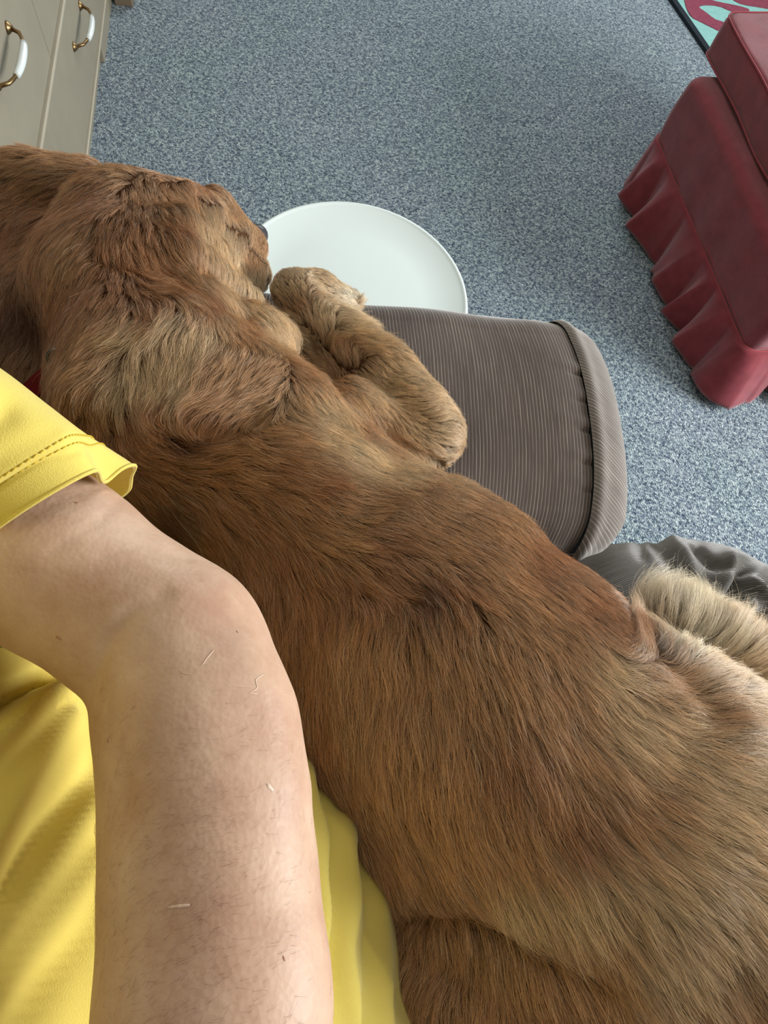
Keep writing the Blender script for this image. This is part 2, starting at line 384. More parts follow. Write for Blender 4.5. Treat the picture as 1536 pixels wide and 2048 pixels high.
# ------------------------------------------------------------------ drawer unit on the left
def build_cabinet():
    a = PZ(225, 0, 0); b = PZ(190, 305, 0)
    u = (b - a) / np.linalg.norm(b - a)                    # along the front, towards the viewer
    n = np.array([-u[1], u[0], 0]);  n = n if n[0] > 0 else -n
    ang = math.atan2(u[1], u[0])
    # along = 0 at point a; seam at along 0.787
    t = empty('drawer_unit', tuple(a + u * 0.787 - n * 0.22), 'taupe painted chest of drawers with brass and ceramic handles behind the dog', 'drawers')
    def bx(name, s0, s1, z0, z1, d0, d1, m, bev=0.003, par=t):
        c = a + u * (s0 + s1) / 2 + n * (d0 + d1) / 2 + np.array([0, 0, (z0 + z1) / 2])
        V, Fc = box_mesh(c, (s1 - s0, d1 - d0, z1 - z0), bev, 2, ang)
        return mk(name, V, Fc, m, par, smooth=False)
    S0, S1, W = -0.08, 1.655, 0
    bx('carcass', S0 + .01, S1 - .01, 0.058, 0.90, -0.42, -0.021, M['taupe'])
    bx('plinth', 0.30, S1 - .03, 0.0, 0.058, -0.40, -0.012, M['taupe'])
    bx('skirting_board', S0, 0.30, 0.0, 0.058, -0.40, 0.0, M['taupe'])
    bx('edge_trim', S0, S1, 0.058, 0.066, -0.02, 0.004, M['taupe_edge'], 0.002)
    bx('edge_trim', S0, S1, 0.318, 0.328, -0.02, 0.006, M['taupe_edge'], 0.002)
    bx('worktop', S0 - .02, S1 + .02, 0.90, 0.93, -0.43, 0.02, M['taupe_edge'])
    def handle(par, sc, zc):
        L = 0.082
        def W_(s, d, z): return a + u * s + n * d + np.array([0, 0, z])
        ring = [W_(sc + L * k, 0.004 + 0.031 * math.sqrt(max(0, 1 - abs(k) ** 2.6)), zc) for k in np.linspace(-1, 1, 15)]
        hb = mk('handle', *tube(ring, [0.0032 - .0008 * math.cos(q) for q in np.linspace(-3.1, 3.1, 15)], 8), M['brass'], par)
        g = [W_(sc + L * k, 0.005 + 0.031 * math.sqrt(max(0, 1 - abs(k) ** 2.6)), zc) for k in np.linspace(-0.52, 0.6, 11)]
        o = mk('handle_grip', *tube(g, [0.0062 + 0.0018 * math.cos(q) for q in np.linspace(-1.5, 1.5, 11)], 12), M['ceramic'], par)
        for e_ in (-1, 1):
            V, Fc = tube([W_(sc + e_ * L, 0.0, zc), W_(sc + e_ * L, 0.003, zc), W_(sc + e_ * L, 0.010, zc)], [0.012, 0.010, 0.004], 12)
            V = np.array(V); c0 = W_(sc + e_ * L, 0, zc)
            mk('handle_foot', V, Fc, M['brass'], par)
    d = bx('drawer', S0 + .012, S1 - .012, 0.072, 0.312, -0.02, 0.0, M['taupe'], 0.004)
    handle(d, 0.500, 0.228); handle(d, 1.070, 0.228)
    for (q0, q1, hc) in ((S0 + .012, 0.785, 0.45), (0.789, S1 - .012, 1.065)):
        for (z0, z1, hz) in ((0.334, 0.600, 0.520), (0.606, 0.880, 0.80)):
            d = bx('drawer', q0, q1, z0, z1, -0.02, 0.0, M['taupe'], 0.002)
            handle(d, hc, hz)
build_cabinet()
p = PZ(243, 0, 0.0)
V, Fc = box_mesh((p[0] + .012, p[1] + .10, 0.03), (0.055, 0.26, 0.06), 0.003)
tag(mk('wooden_block', V, Fc, M['wood'], smooth=False), 'short brown wooden block on the carpet by the far end of drawers', 'block')

# ------------------------------------------------------------------ rug at the far right
def build_rug():
    a = PZ(1344, 0, 0.012); b = PZ(1417, 106, 0.012); u = (a - b) / np.linalg.norm(a - b); n = np.array([-u[1], u[0], 0]); n = n if n[0] > 0 else -n
    r = empty('patterned_rug', tuple(b + u * 0.5 + n * 0.5 - np.array([0, 0, .012])), 'aqua rug with crimson leaf swirls and black edge behind the red footstool', 'rug')
    L0, L1, Wd = -0.5, 1.3, 1.1
    def PW(s, d, z=0): return b + u * s + n * d + np.array([0, 0, z])
    def quad(name, s0, s1, d0, d1, z0, z1, m):
        q = [PW(s0, d0), PW(s1, d0), PW(s1, d1), PW(s0, d1)]
        V = [(*x[:2], z0) for x in q] + [(*x[:2], z1) for x in q]
        mk(name, V, [(3, 2, 1, 0), (4, 5, 6, 7), (0, 1, 5, 4), (1, 2, 6, 5), (2, 3, 7, 6), (3, 0, 4, 7)], m, r, smooth=False)
    quad('pile', L0, L1, 0.022, Wd, 0, 0.012, M['aqua'])
    quad('dark_edge', L0, L1, 0.0, 0.022, 0, 0.013, M['black'])  # near-black strip along the long sides of the rug
    quad('dark_edge', L0, L1, Wd, Wd + .022, 0, 0.013, M['black'])
    def patch(pts):
        P = catmull(pts + [pts[0]], 40)[:-1]
        top = [PZ(x, y, 0.0145) for x, y in P]; bot = [q - np.array([0, 0, .004]) for q in top]; k = len(top)
        mk('leaf_motif', top + bot, [list(range(k))] + [[i, (i + 1) % k, (i + 1) % k + k, i + k] for i in range(k)], M['rugred'], r, smooth=False)
    patch([(1368, -6), (1372, 12), (1382, 32), (1400, 42), (1420, 52), (1444, 62), (1456, 48), (1430, 38), (1412, 24), (1398, 14), (1410, 9), (1440, 12), (1470, 24), (1500, 20), (1480, 12), (1440, 4), (1410, -4), (1390, -10)])
    patch([(1462, -4), (1480, 6), (1510, 12), (1560, 16), (1560, -20), (1500, -22)])
    patch([(1360, -120), (1400, -60), (1450, -50), (1440, -110), (1390, -160)])
build_rug()

# ------------------------------------------------------------------ red skirted footstool
def build_ottoman():
    A = PZ(1310, 270, .17); B = PZ(1490, 700, .17)
    u = (B - A); L = np.linalg.norm(u); u /= L                       # along the visible side
    n = np.array([u[1], -u[0], 0]); n = n if n[0] < 0 else -n          # outward (towards the viewer's left)
    W = 0.62
    t = empty('footstool', tuple((A + B) / 2 * np.array([1, 1, 0]) - n * W / 2), 'rose red fabric footstool with a gathered skirt on the carpet', 'footstool')
    def PW(s, d, z): return A * np.array([1, 1, 0]) + u * s + n * d + np.array([0, 0, z])
    def rrect(s0, s1, d0, d1, r, k=10):
        """rounded rectangle path, dense, (s,d) with outward normals"""
        pts = []
        def line(p, q, m, nn):
            for i in range(m): pts.append((p[0] + (q[0] - p[0]) * i / m, p[1] + (q[1] - p[1]) * i / m, *nn))
        def arc(cx, cy, a0):
            for i in range(k):
                a_ = a0 + math.pi / 2 * i / k; pts.append((cx + r * math.cos(a_), cy + r * math.sin(a_), math.cos(a_), math.sin(a_)))
        m1 = int((s1 - s0) / 0.006); m2 = int((d1 - d0) / 0.006)
        line((s0 + r, d1), (s1 - r, d1), m1, (0, 1))
        arcs = [((s1 - r, d1 - r), math.pi / 2, -1)]
        for i in range(k): a_ = math.pi / 2 - math.pi / 2 * i / k; pts.append((s1 - r + r * math.cos(a_), d1 - r + r * math.sin(a_), math.cos(a_), math.sin(a_)))
        line((s1, d1 - r), (s1, d0 + r), m2, (1, 0))
        for i in range(k): a_ = -math.pi / 2 * i / k; pts.append((s1 - r + r * math.cos(a_), d0 + r + r * math.sin(a_), math.cos(a_), math.sin(a_)))
        line((s1 - r, d0), (s0 + r, d0), m1, (0, -1))
        for i in range(k): a_ = -math.pi / 2 - math.pi / 2 * i / k; pts.append((s0 + r + r * math.cos(a_), d0 + r + r * math.sin(a_), math.cos(a_), math.sin(a_)))
        line((s0, d0 + r), (s0, d1 - r), m2, (-1, 0))
        for i in range(k): a_ = -math.pi - math.pi / 2 * i / k; pts.append((s0 + r + r * math.cos(a_), d1 - r + r * math.sin(a_), math.cos(a_), math.sin(a_)))
        return np.array(pts)
    def shell(name, s0, s1, d0, d1, r, prof, m, wobble=0.003, seed=1, top=True):
        base = rrect(s0, s1, d0, d1, r); V = []; nn = len(base)
        cs, cdd, hs, hd = (s0 + s1) / 2, (d0 + d1) / 2, (s1 - s0) / 2, (d1 - d0) / 2
        prof = list(prof) + ([(prof[-1][0] - .08, prof[-1][1] + .002)] if top else [])
        for off, z in prof:
            for q in base: V.append(PW(cs + (q[0] - cs) * (1 + off / hs), cdd + (q[1] - cdd) * (1 + off / hd), z))
        V = np.array(V); V += (wob(V, 14, seed)[:, None] * wobble) * np.array([0.4, 0.4, 1])
        Fc = grid_faces(len(prof), nn, True)
        if top:
            c = V[-nn:].mean(0); V = np.vstack([V, c]); k0 = (len(prof) - 1) * nn
            Fc += [(k0 + j, k0 + (j + 1) % nn, len(V) - 1) for j in range(nn)]
        return mk(name, V, Fc, m, t)
    z1 = 0.36
    prof = [(0, .165)] + [(0.0 + 0.004 * math.sin(k / 6 * 3.14), .165 + (z1 - .03 - .165) * k / 6) for k in range(1, 7)]
    prof += [(-0.03 + 0.03 * math.cos(q), z1 - .03 + 0.03 * math.sin(q)) for q in np.linspace(0.2, 1.57, 6)] + [(-.06, z1 + .002), (-.14, z1 + .004)]
    shell('body', -0.005, L + .005, -W, 0, 0.035, prof, M['red'], 0.004, 3)
    zt = 0.47; zb = z1 + .004
    s_0 = -0.075
    prof = [(-0.02, zb), (-.004, zb + .006), (0, zb + .015)] + [(0.001, zb + .015 + (zt - zb - .03) * k / 5) for k in range(1, 6)]
    prof += [(-0.014 + 0.014 * math.cos(q), zt - .014 + 0.014 * math.sin(q)) for q in np.linspace(0.3, 1.57, 5)] + [(-.03, zt + .001), (-.09, zt + .006), (-.2, zt + .012)]
    cu = shell('cushion', s_0, L + .03, -W + .03, -0.058, 0.03, prof, M['red'], 0.004, 5)
    for z_, o_ in ((zt - .004, -.001), (zb + .010, 0.001)):
        base = rrect(s_0, L + .03, -W + .03, -0.058, 0.03)
        pts = [PW(q[0] + o_ * q[2], q[1] + o_ * q[3], z_) for q in base[::3]]; pts.append(pts[0])
        V, Fc = tube(pts, 0.0024, 6, False); V += (wob(V, 14, 5)[:, None] * .004) * np.array([0.4, 0.4, 1]); mk('piping', V, Fc, M['redseam'], cu)
    # gathered skirt with deep folds
    base = rrect(-0.005, L + .005, -W, 0, 0.035)
    ds = np.hypot(*(np.roll(base[:, :2], -1, 0) - base[:, :2]).T); arc = np.concatenate([[0], np.cumsum(ds)[:-1]]); tot = ds.sum()
    nF = 20; rows = 15; V = []
    jit = rng.uniform(-0.25, 0.25, nF + 1); amp = rng.uniform(0.75, 1.15, nF + 1)
    for k in range(rows):
        f = k / (rows - 1)
        for q, s in zip(base, arc):
            ph = s / tot * nF; i = int(ph) % nF
            pp = ph + 0.25 * math.sin(ph * 1.7) + jit[i] * math.sin((ph % 1) * math.pi) * .6
            x = pp % 1.0
            fold = (x / 0.72) if x < 0.72 else (1 - (x - 0.72) / 0.28)      # saw-tooth like pleat
            off = 0.004 + f ** 0.8 * (0.012 + 0.062 * amp[i] * fold) + 0.006 * math.sin(pp * 9) * f
            slide = -0.052 * f ** .7 * (fold - .5)
            z = .172 - f * (.160 + 0.012 * math.sin(pp * 6.28 + 1)) 
            tx, ty = -q[3], q[2]
            V.append(PW(q[0] + off * q[2] - slide * tx, q[1] + off * q[3] - slide * ty, max(z, .006)))
    o = mk('skirt', V, grid_faces(rows, len(base), True), M['red'], t)
    so = o.modifiers.new('thickness', 'SOLIDIFY'); so.thickness = 0.003
    pts = [PW(q[0] + .003 * q[2], q[1] + .003 * q[3], .172) for q in base[::3]]; pts.append(pts[0])
    mk('seam_cord', *tube(pts, 0.0032, 6, False), M['redseam'], t)
    pts = [PW(q[0] + .001 * q[2], q[1] + .001 * q[3], .184) for q in base[::3]]; pts.append(pts[0])
    mk('seam_cord', *tube(pts, 0.0015, 5, False), M['redseam'], t)
    parts = []
    for s in (0.08, L - .08):
        for d in (-0.08, -W + .08):
            parts = tube([PW(s, d, 0.0), PW(s, d, .10), PW(s, d, .17)], [0.018, 0.024, 0.026], 12); mk('leg', *parts, M['wood'], t)
build_ottoman()

# ------------------------------------------------------------------ white round side table
def build_table():
    c = np.array([0.0708, 0.857]); R = 0.2287; zt = 0.42
    t = empty('side_table', (c[0], c[1], 0), 'round white lacquered side table top beside the brown armrest', 'table')
    prof = [(0.0, zt - .026), (R - .02, zt - .026), (R - .006, zt - .022), (R - .001, zt - .012), (R, zt - .004), (R - .002, zt + .001), (R - .005, zt + .002), (R - .008, zt + .0008), (R - .012, zt - .001), (R * .6, zt - .001), (0.0, zt - .001)]
    def lathe(prof, cc, k=96):
        V = []; 
        for r, z in prof:
            for j in range(k): V.append((cc[0] + max(r, 1e-4) * math.cos(6.2832 * j / k), cc[1] + max(r, 1e-4) * math.sin(6.2832 * j / k), z))
        return np.array(V), grid_faces(len(prof), k, True)
    mk('table_top', *lathe(prof, c), M['white'], t)
    mk('pedestal', *lathe([(0.03, zt - .026), (.022, zt - .05), (.020, .06), (.03, .03)], c, 32), M['white'], t)
    mk('base', *lathe([(0, .03), (.06, .03), (.15, .018), (.16, .008), (.158, 0), (0, 0)], c, 64), M['white'], t)
build_table()

# ------------------------------------------------------------------ armchair
def build_chair():
    t = empty('armchair', (0, 0, 0), 'brown ribbed velour armchair under the dog and the person', 'armchair')
    # armrest, lofted along +X from behind the frame to its rounded front
    zt = 0.70
    y0, y1 = 0.262, 0.620; yc = (y0 + y1) / 2; hw = (y1 - y0) / 2; zb = 0.14
    def profile(n=150):
        pts = []; r = 0.05
        side = np.linspace(zb, zt - r, 8)[:-1]
        for z in side: pts.append((-hw, z, -1, 0))
        for q in np.linspace(0, math.pi / 2, 22)[:-1]: pts.append((-hw + r - r * math.cos(q), zt - r + r * math.sin(q), -math.cos(q), math.sin(q)))
        for y in np.linspace(-hw + r, hw - r, n): pts.append((y, zt + 0.010 * (1 - (y / (hw - r)) ** 2), 0, 1))
        for q in np.linspace(math.pi / 2, 0, 22)[1:]: pts.append((hw - r + r * math.cos(q), zt - r + r * math.sin(q), math.cos(q), math.sin(q)))
        for z in side[::-1]: pts.append((hw, z, 1, 0))
        return np.array(pts)
    pr = profile(); m = len(pr)
    # seam position along x as a function of y (bows forward in the middle)
    def xs_of(y): v = (y - yc) / hw; return 0.372 - 0.020 * np.abs(v) ** 3 * 1.2
    stations = list(np.linspace(-0.50, 0.10, 30)) + list(np.linspace(0.105, 0.345, 110))
    V = []; UV = []
    for x in stations:
        g = (x - stations[0]) / (stations[-1] - stations[0])
        for (y, z, ny, nz) in pr:
            xx = x + (xs_of(yc + y) - 0.352) * max(0, (x - 0.0) / 0.345)
            v = 0.0
            yy = yc + y
            # gathered darts that run back from the seam
            for yd, dep in ((0.505, .9), (0.462, .6), (0.418, 1.0), (0.372, .8), (0.335, .5)):
                w = 0.0035; lx = 0.022
                dd = (0.345 - x)
                if nz > .7 and dd < lx: v -= 0.004 * dep * math.exp(-((y + yc - yd) / w) ** 2) * (1 - dd / lx)
                if nz > .7 and dd < lx * 2: v += 0.0022 * dep * math.exp(-((y + yc - yd - .012) / .008) ** 2) * (1 - dd / lx / 2)
            v += 0.0035 * (wob(np.array([[x, yy, 0.3]]), 16, 4)[0]) * (1 if nz > .5 else .3)
            # slight rounding down towards the seam
            e_ = max(0, (x - 0.29) / 0.055); v -= 0.006 * e_ ** 2.5
            V.append((xx, yy + ny * v, z + nz * v)); UV.append((x * 1.0, (y + hw) * 1.0))
    o = mk('armrest', V, grid_faces(len(stations), m), M['arm'], t, uv=UV)
    # front boxing: rises from the seam, rolls forward and drops
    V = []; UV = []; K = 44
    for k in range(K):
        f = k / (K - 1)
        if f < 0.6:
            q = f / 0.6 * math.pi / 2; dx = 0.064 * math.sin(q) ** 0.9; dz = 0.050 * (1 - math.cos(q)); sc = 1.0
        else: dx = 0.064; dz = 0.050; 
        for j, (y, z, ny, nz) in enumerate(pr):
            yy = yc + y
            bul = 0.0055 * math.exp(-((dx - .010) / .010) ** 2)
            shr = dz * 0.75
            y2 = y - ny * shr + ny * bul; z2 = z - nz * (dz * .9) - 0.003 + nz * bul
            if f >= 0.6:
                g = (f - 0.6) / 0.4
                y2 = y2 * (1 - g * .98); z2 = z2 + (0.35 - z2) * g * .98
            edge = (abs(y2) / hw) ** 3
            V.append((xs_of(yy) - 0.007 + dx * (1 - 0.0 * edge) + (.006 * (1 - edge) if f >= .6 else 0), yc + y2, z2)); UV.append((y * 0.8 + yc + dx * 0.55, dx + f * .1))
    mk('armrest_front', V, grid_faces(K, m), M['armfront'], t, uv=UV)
    def ubox(name, c, s, bev):
        V, Fc = box_mesh(c, s, bev, 5); return mk(name, V, Fc, M['arm'], t, uv=np.stack([V[:, 0] + V[:, 2] * .3, V[:, 1]], 1))
    ubox('seat', (-0.03, -0.16, 0.38), (0.80, 0.82, 0.20), 0.05)
    ubox('seat_base', (-0.05, -0.16, 0.18), (0.74, 0.80, 0.22), 0.03)
    ubox('backrest', (-0.56, -0.16, 0.74), (0.18, 1.10, 1.16), 0.07)
    ubox('shade_wing', (-0.43, 0.40, 0.92), (0.18, 0.12, 0.66), 0.05)  # unseen wings, added to darken the head end of the dog
    ubox('shade_wing', (-0.43, -0.72, 0.92), (0.18, 0.12, 0.66), 0.05)
    ubox('armrest', (-0.06, -0.755, 0.41), (0.80, 0.34, 0.56), 0.07)
    ubox('footrest', (0.78, -0.16, 0.325), (0.50, 0.70, 0.13), 0.04)
    for x in (-.45, .25):
        for y in (-.8, .5): mk('foot', *tube([(x, y, 0), (x, y, .14)], [0.02, 0.03], 12), M['wood'], t)
build_chair()

# ------------------------------------------------------------------ person: body, shirt, trousers
person = empty('person', (-0.1, -0.12, 0.5), 'person in yellow T-shirt and grey corduroys seated under the dog, bare left arm bent', 'person')
def chain_sdf(P, pts, k=None, sq=1.0):
    d = None
    for (a, ra), (b, rb) in zip(pts[:-1], pts[1:]):
        q = cone_sdf(P, a, b, ra, rb, sq); d = q if d is None else smin(d, q, k or 0.01)
    return d
def S(px, py, z, r): return (PZ(px, py, z), r)
def T(px, py, t, hw): return (CAM + ray(px, py) * t, hw * t / F * .935)
HAND = {}
def arm_fn(P):
    up = [T(-420, 760, .36, 215), T(-150, 925, .345, 190), T(100, 1118, .335, 172), T(352, 1296, .325, 188)]
    fo = [T(352, 1296, .325, 188), T(396, 1460, .302, 190), T(418, 1650, .282, 195), T(428, 1850, .262, 202), T(438, 2060, .242, 212)]
    w = CAM + ray(428, 2060) * .242; wr = w + np.array([.006, -.085, .022]); pa = wr + np.array([.0, -.045, .006])
    d = smin(chain_sdf(P, up, .02), chain_sdf(P, fo, .02), 0.006)
    d = smin(d, cone_sdf(P, w, wr, .040, .027), .02)
    d = smin(d, cone_sdf(P, wr, pa + np.array([.0, 0, 0]), .027, .030), .02)
    for i, (ox, ln) in enumerate(((-.028, .066), (-.009, .078), (.011, .074), (.029, .058))):
        a = pa + np.array([ox, -.022, .002]); b = a + np.array([ox * .25, -ln * .5, .004]); c = b + np.array([0, -ln * .3, -.014]); e = c + np.array([0, -ln * .16, -.018])
        d = smin(d, cone_sdf(P, pa + np.array([ox * .6, 0, 0]), a, .013, .0105), .008)
        for p0, p1, r0, r1 in ((a, b, .0100, .0090), (b, c, .0088, .0080), (c, e, .0078, .0068)): d = smin(d, cone_sdf(P, p0, p1, r0, r1), .003)
    a = wr + np.array([-.020, -.012, -.006]); b = a + np.array([-.030, -.028, -.010]); c = b + np.array([-.012, -.030, -.008])
    d = smin(d, cone_sdf(P, a, b, .015, .012), .012); d = smin(d, cone_sdf(P, b, c, .0115, .009), .004)
    return d
V, Fc = surface_net(arm_fn, (-.55, -.40, .93), (.09, .32, 1.30), .0032)
# one continuous body: the fine arm in front of the shoulder, the coarse grid behind it, both from the same field
V = laplace(V, Fc, 3)
px, py = proj(V); N = vnorm(V, Fc)
def gs(d, w): return np.exp(-(d / w) ** 2)
dis = np.zeros(len(V))
dis -= .0016 * gs(seg_dist(px, py, [(178, 1375), (215, 1290), (262, 1225), (330, 1190)]), 16)
dis -= .0008 * gs(seg_dist(px, py, [(100, 1105), (200, 1040), (240, 1000)]), 5)
dis -= .0006 * gs(seg_dist(px, py, [(190, 1120), (270, 1090), (380, 1120)]), 6)
dis -= .0006 * gs(seg_dist(px, py, [(190, 1150), (290, 1115), (400, 1150)]), 6)
dis -= .0005 * gs(seg_dist(px, py, [(10, 1085), (60, 1030), (140, 990), (190, 975)]), 5)
dis += .0022 * gs(seg_dist(px, py, [(500, 1290), (560, 1420), (590, 1560)]), 50)
dis -= .0022 * gs(seg_dist(px, py, [(210, 1420), (230, 1600)]), 60)
dis += .0006 * wob(V, 60, 11)
V = V + N * dis[:, None]
body = mk('body', V, Fc, M['skin'], person)
armtree = BVHTree.FromPolygons([tuple(v) for v in V], [tuple(int(i) for i in f) for f in Fc])
def on_surface(tree, px, py, lift=0.0):
    r = ray(px, py); r = r / np.linalg.norm(r)
    hit = tree.ray_cast(Vector(CAM), Vector(r), 6)
    if hit[0] is None: return None, None
    return np.array(hit[0]) + np.array(hit[1]) * lift, np.array(hit[1])
def decal(name, poly, w, m, parent, tree, h=0.0002):
    """thin raised strip that lies on a surface"""
    P = []; 
    pl = catmull([(x, y) for x, y in poly], max(6, len(poly) * 5))
    for x, y in pl:
        q, n = on_surface(tree, x, y, 0)
        if q is None: return
        P.append((q, n))
    V = []
    for i, (q, n) in enumerate(P):
        t = P[min(i + 1, len(P) - 1)][0] - P[max(i - 1, 0)][0]; t /= np.linalg.norm(t) + 1e-9
        s = np.cross(n, t); s /= np.linalg.norm(s) + 1e-9
        tw = w * math.sin(math.pi * (0.06 + 0.88 * i / (len(P) - 1))) ** .6 * (0.8 + .4 * random.random())
        V += [q - s * tw - n * .0004, q - s * tw * .5 + n * h, q + s * tw * .5 + n * h, q + s * tw - n * .0004]
    return mk(name, V, grid_faces(len(P), 4), m, parent)
for poly, w in (([(500, 1385), (514, 1376), (512, 1360), (528, 1348)], .00045), ([(497, 1386), (516, 1388)], .0004), ([(452, 1370), (480, 1372), (508, 1374)], .0002), ([(405, 1330), (415, 1315), (428, 1300)], .0003), ([(362, 1345), (378, 1349)], .0002),
                ([(534, 1568), (546, 1582)], .0013), ([(335, 1815), (360, 1812), (380, 1810)], .0008)):
    decal('scar', poly, w, M['scar'], body, armtree)
for poly, w in (([(112, 1272), (123, 1280)], .0010), ([(566, 1912), (570, 1922)], .0006), ([(215, 1480), (217, 1486)], .0006), ([(473, 1262), (476, 1266)], .0006), ([(150, 1005), (156, 1007)], .0008)):
    decal('mole', poly, w, M['mole'], body, armtree)

# shirt: torso shell and sleeve
def build_shirt():
    th = np.linspace(0, 2 * math.pi, 420, endpoint=False)
    zs = np.linspace(0.62, 1.22, 230); V = []
    xf = lambda z: np.interp(z, [0.60, .72, .80, .86, .92, 1.0, 1.08, 1.16, 1.22], [.105, .108, .098, .075, .030, -.050, -.125, -.200, -.27])
    for z in zs:
        xfz = xf(z); xb = -0.46 if z > .7 else -0.42
        a = (xfz - xb) / 2; cx = (xfz + xb) / 2; b = np.interp(z, [.6, .85, 1.05, 1.15, 1.22], [.245, .25, .25, .23, .13])
        c_, s_ = np.cos(th), np.sin(th); e = 2 / 2.7
        x = cx + a * np.sign(c_) * np.abs(c_) ** e; y = -.135 + b * np.sign(s_) * np.abs(s_) ** e
        # belly edge slants: further forward towards -y
        x = x + np.clip((x - cx) / a, 0, 1) * (-(y + .13) * .28)
        V.append(np.stack([x, y, np.full_like(x, z)], 1))
    for k in range(1, 13):
        q = k / 12; c0 = np.array([-.325, -.135]); w = 1 - q * .62
        V.append(np.stack([c0[0] + (V[len(zs) - 1][:, 0] - c0[0]) * w, c0[1] + (V[len(zs) - 1][:, 1] - c0[1]) * w, np.full_like(x, 1.22 + .045 * math.sin(q * 1.57))], 1))
    V = np.concatenate(V); Fc = np.array(grid_faces(len(zs) + 12, len(th), True)); N = -vnorm(V, Fc)
    if (N[:, 0] * (V[:, 0] + .2)).sum() < 0: N = -N
    px, py = proj(V); g = gs; d = np.zeros(len(V))
    vis = V[:, 2] > .72
    d += .004 * wob(V, 20, 21) + .0025 * wob(V * np.array([1, 3, 1]), 26, 22)
    for poly, w, h in (([(-60, 1450), (30, 1385), (110, 1335), (190, 1300)], 16, -.018), ([(-40, 1500), (60, 1420), (150, 1370)], 26, .010),
                       ([(110, 1420), (150, 1380), (190, 1340)], 14, -.005), ([(0, 1990), (100, 1850), (200, 1720)], 26, .004), ([(0, 2080), (110, 1940), (200, 1830)], 26, -.004),
                       ([(-20, 1700), (50, 1560), (130, 1440)], 26, .006), ([(20, 1790), (90, 1650), (190, 1530)], 28, -.006), ([(-20, 1900), (60, 1780), (190, 1600)], 26, .005),
                       ([(640, 1530), (655, 1640), (665, 1800), (655, 2048)], 13, -.006), ([(625, 1500), (640, 1650), (640, 2048)], 12, .005),
                       ([(690, 1640), (705, 1760), (690, 1900), (700, 2060)], 16, .005), ([(725, 1700), (745, 1850), (735, 2048)], 14, -.005), ([(760, 1760), (778, 1900), (775, 2048)], 14, .004)):
        d += 1.25 * h * g(seg_dist(px, py, poly), w) * vis
    V = V + N * d[:, None]
    sh = mk('shirt', V, Fc, M['shirt'], person)
    # sleeve rings: upper silhouette point, near point, lower silhouette point
    U = [(-640, 420, 1.17), (-330, 610, 1.12), (-130, 690, 1.09), (0, 765, 1.075), (90, 836, 1.07), (150, 885, 1.068), (205, 906, 1.062), (256, 938, 1.055)]
    Nn = [(-760, 700, 1.25), (-420, 760, 1.20), (-260, 830, 1.165), (-150, 880, 1.15), (-70, 915, 1.14), (-20, 930, 1.133), (30, 955, 1.125), (78, 1000, 1.118)]
    Lw = [(-900, 1150, 1.13), (-560, 1160, 1.08), (-420, 1130, 1.05), (-330, 1130, 1.04), (-260, 1135, 1.035), (-210, 1140, 1.03), (-160, 1150, 1.03), (-110, 1165, 1.03)]
    U3 = catmull([PZ(*q) for q in U], 60); N3 = catmull([PZ(*q) for q in Nn], 60); L3 = catmull([PZ(*q) for q in Lw], 60)
    K = 120; V = []
    for i in range(60):
        c = (U3[i] + L3[i]) / 2; f = i / 59
        for j in range(K):
            a = 2 * math.pi * j / K; p = c + math.cos(a) * (U3[i] - c) + math.sin(a) * (N3[i] - c)
            # near the hem the cloth stands away from the arm at the upper edge and pinches beside it
            e = math.exp(-((1 - f) / .12) ** 2)
            p = p + np.array([0, 0, 1]) * (-.008 * e * math.exp(-((a - .60) / .20) ** 2)) 
            a2 = a if a < math.pi else a - 2 * math.pi; e = math.exp(-((1 - f) / .16) ** 2)
            p = p + np.array([-.010, -.007, -.004]) * e * math.exp(-((a2 - .62) / .30) ** 2)
            p = p + np.array([.0035, .0015, 0]) * e * math.exp(-((a2 - .10) / .22) ** 2)
            p = p + np.array([.010, -.002, 0]) * e * math.exp(-((a2 + .50) / .35) ** 2)
            V.append(p)
    V = np.array(V); Fc = np.array(grid_faces(60, K, True)); N = vnorm(V, Fc)
    ctr = np.repeat((U3 + L3) / 2, K, 0)
    if ((V - ctr) * N).sum() < 0: N = -N
    px, py = proj(V); d = .0016 * wob(V, 30, 31)
    d += -.0022 * g(seg_dist(px, py, [(-60, 1010), (20, 955), (90, 915), (150, 905)]), 5) + .002 * g(seg_dist(px, py, [(-60, 980), (30, 925), (120, 880)]), 16)
    d += -.004 * g(seg_dist(px, py, [(-40, 860), (5, 830)]), 30)
    V = V + N * d[:, None]
    sl = mk('sleeve', V, Fc, M['shirt'], sh)
    so = sl.modifiers.new('thickness', 'SOLIDIFY'); so.thickness = 0.0016; so.offset = -1
    # double stitched hem
    tr = BVHTree.FromPolygons([tuple(v) for v in V], [tuple(int(i) for i in f) for f in Fc])
    parts = []
    for row in (50, 47):
        ring = V[row * K:(row + 1) * K]; rn = N[row * K:(row + 1) * K]
        ring = np.vstack([ring, ring[:1]]); rn = np.vstack([rn, rn[:1]])
        acc = np.concatenate([[0], np.cumsum(np.linalg.norm(np.diff(ring, axis=0), axis=1))])
        s = 0
        while s < acc[-1] - .003:
            pp = [np.array([np.interp(q, acc, ring[:, k]) + .0004 * np.interp(q, acc, rn[:, k]) for k in range(3)]) for q in (s, s + .0024)]
            parts.append(tube(pp, 0.00035, 4)); s += .0034
    o = mk('hem_stitching', *join(parts), M['stitch'], sh); o['kind'] = 'stuff'
    ring = V[-K:]; ring = np.vstack([ring, ring[:1]]); mk('hem_edge', *tube(list(ring), .0010, 6, False), M['shirt'], sh)
build_shirt()
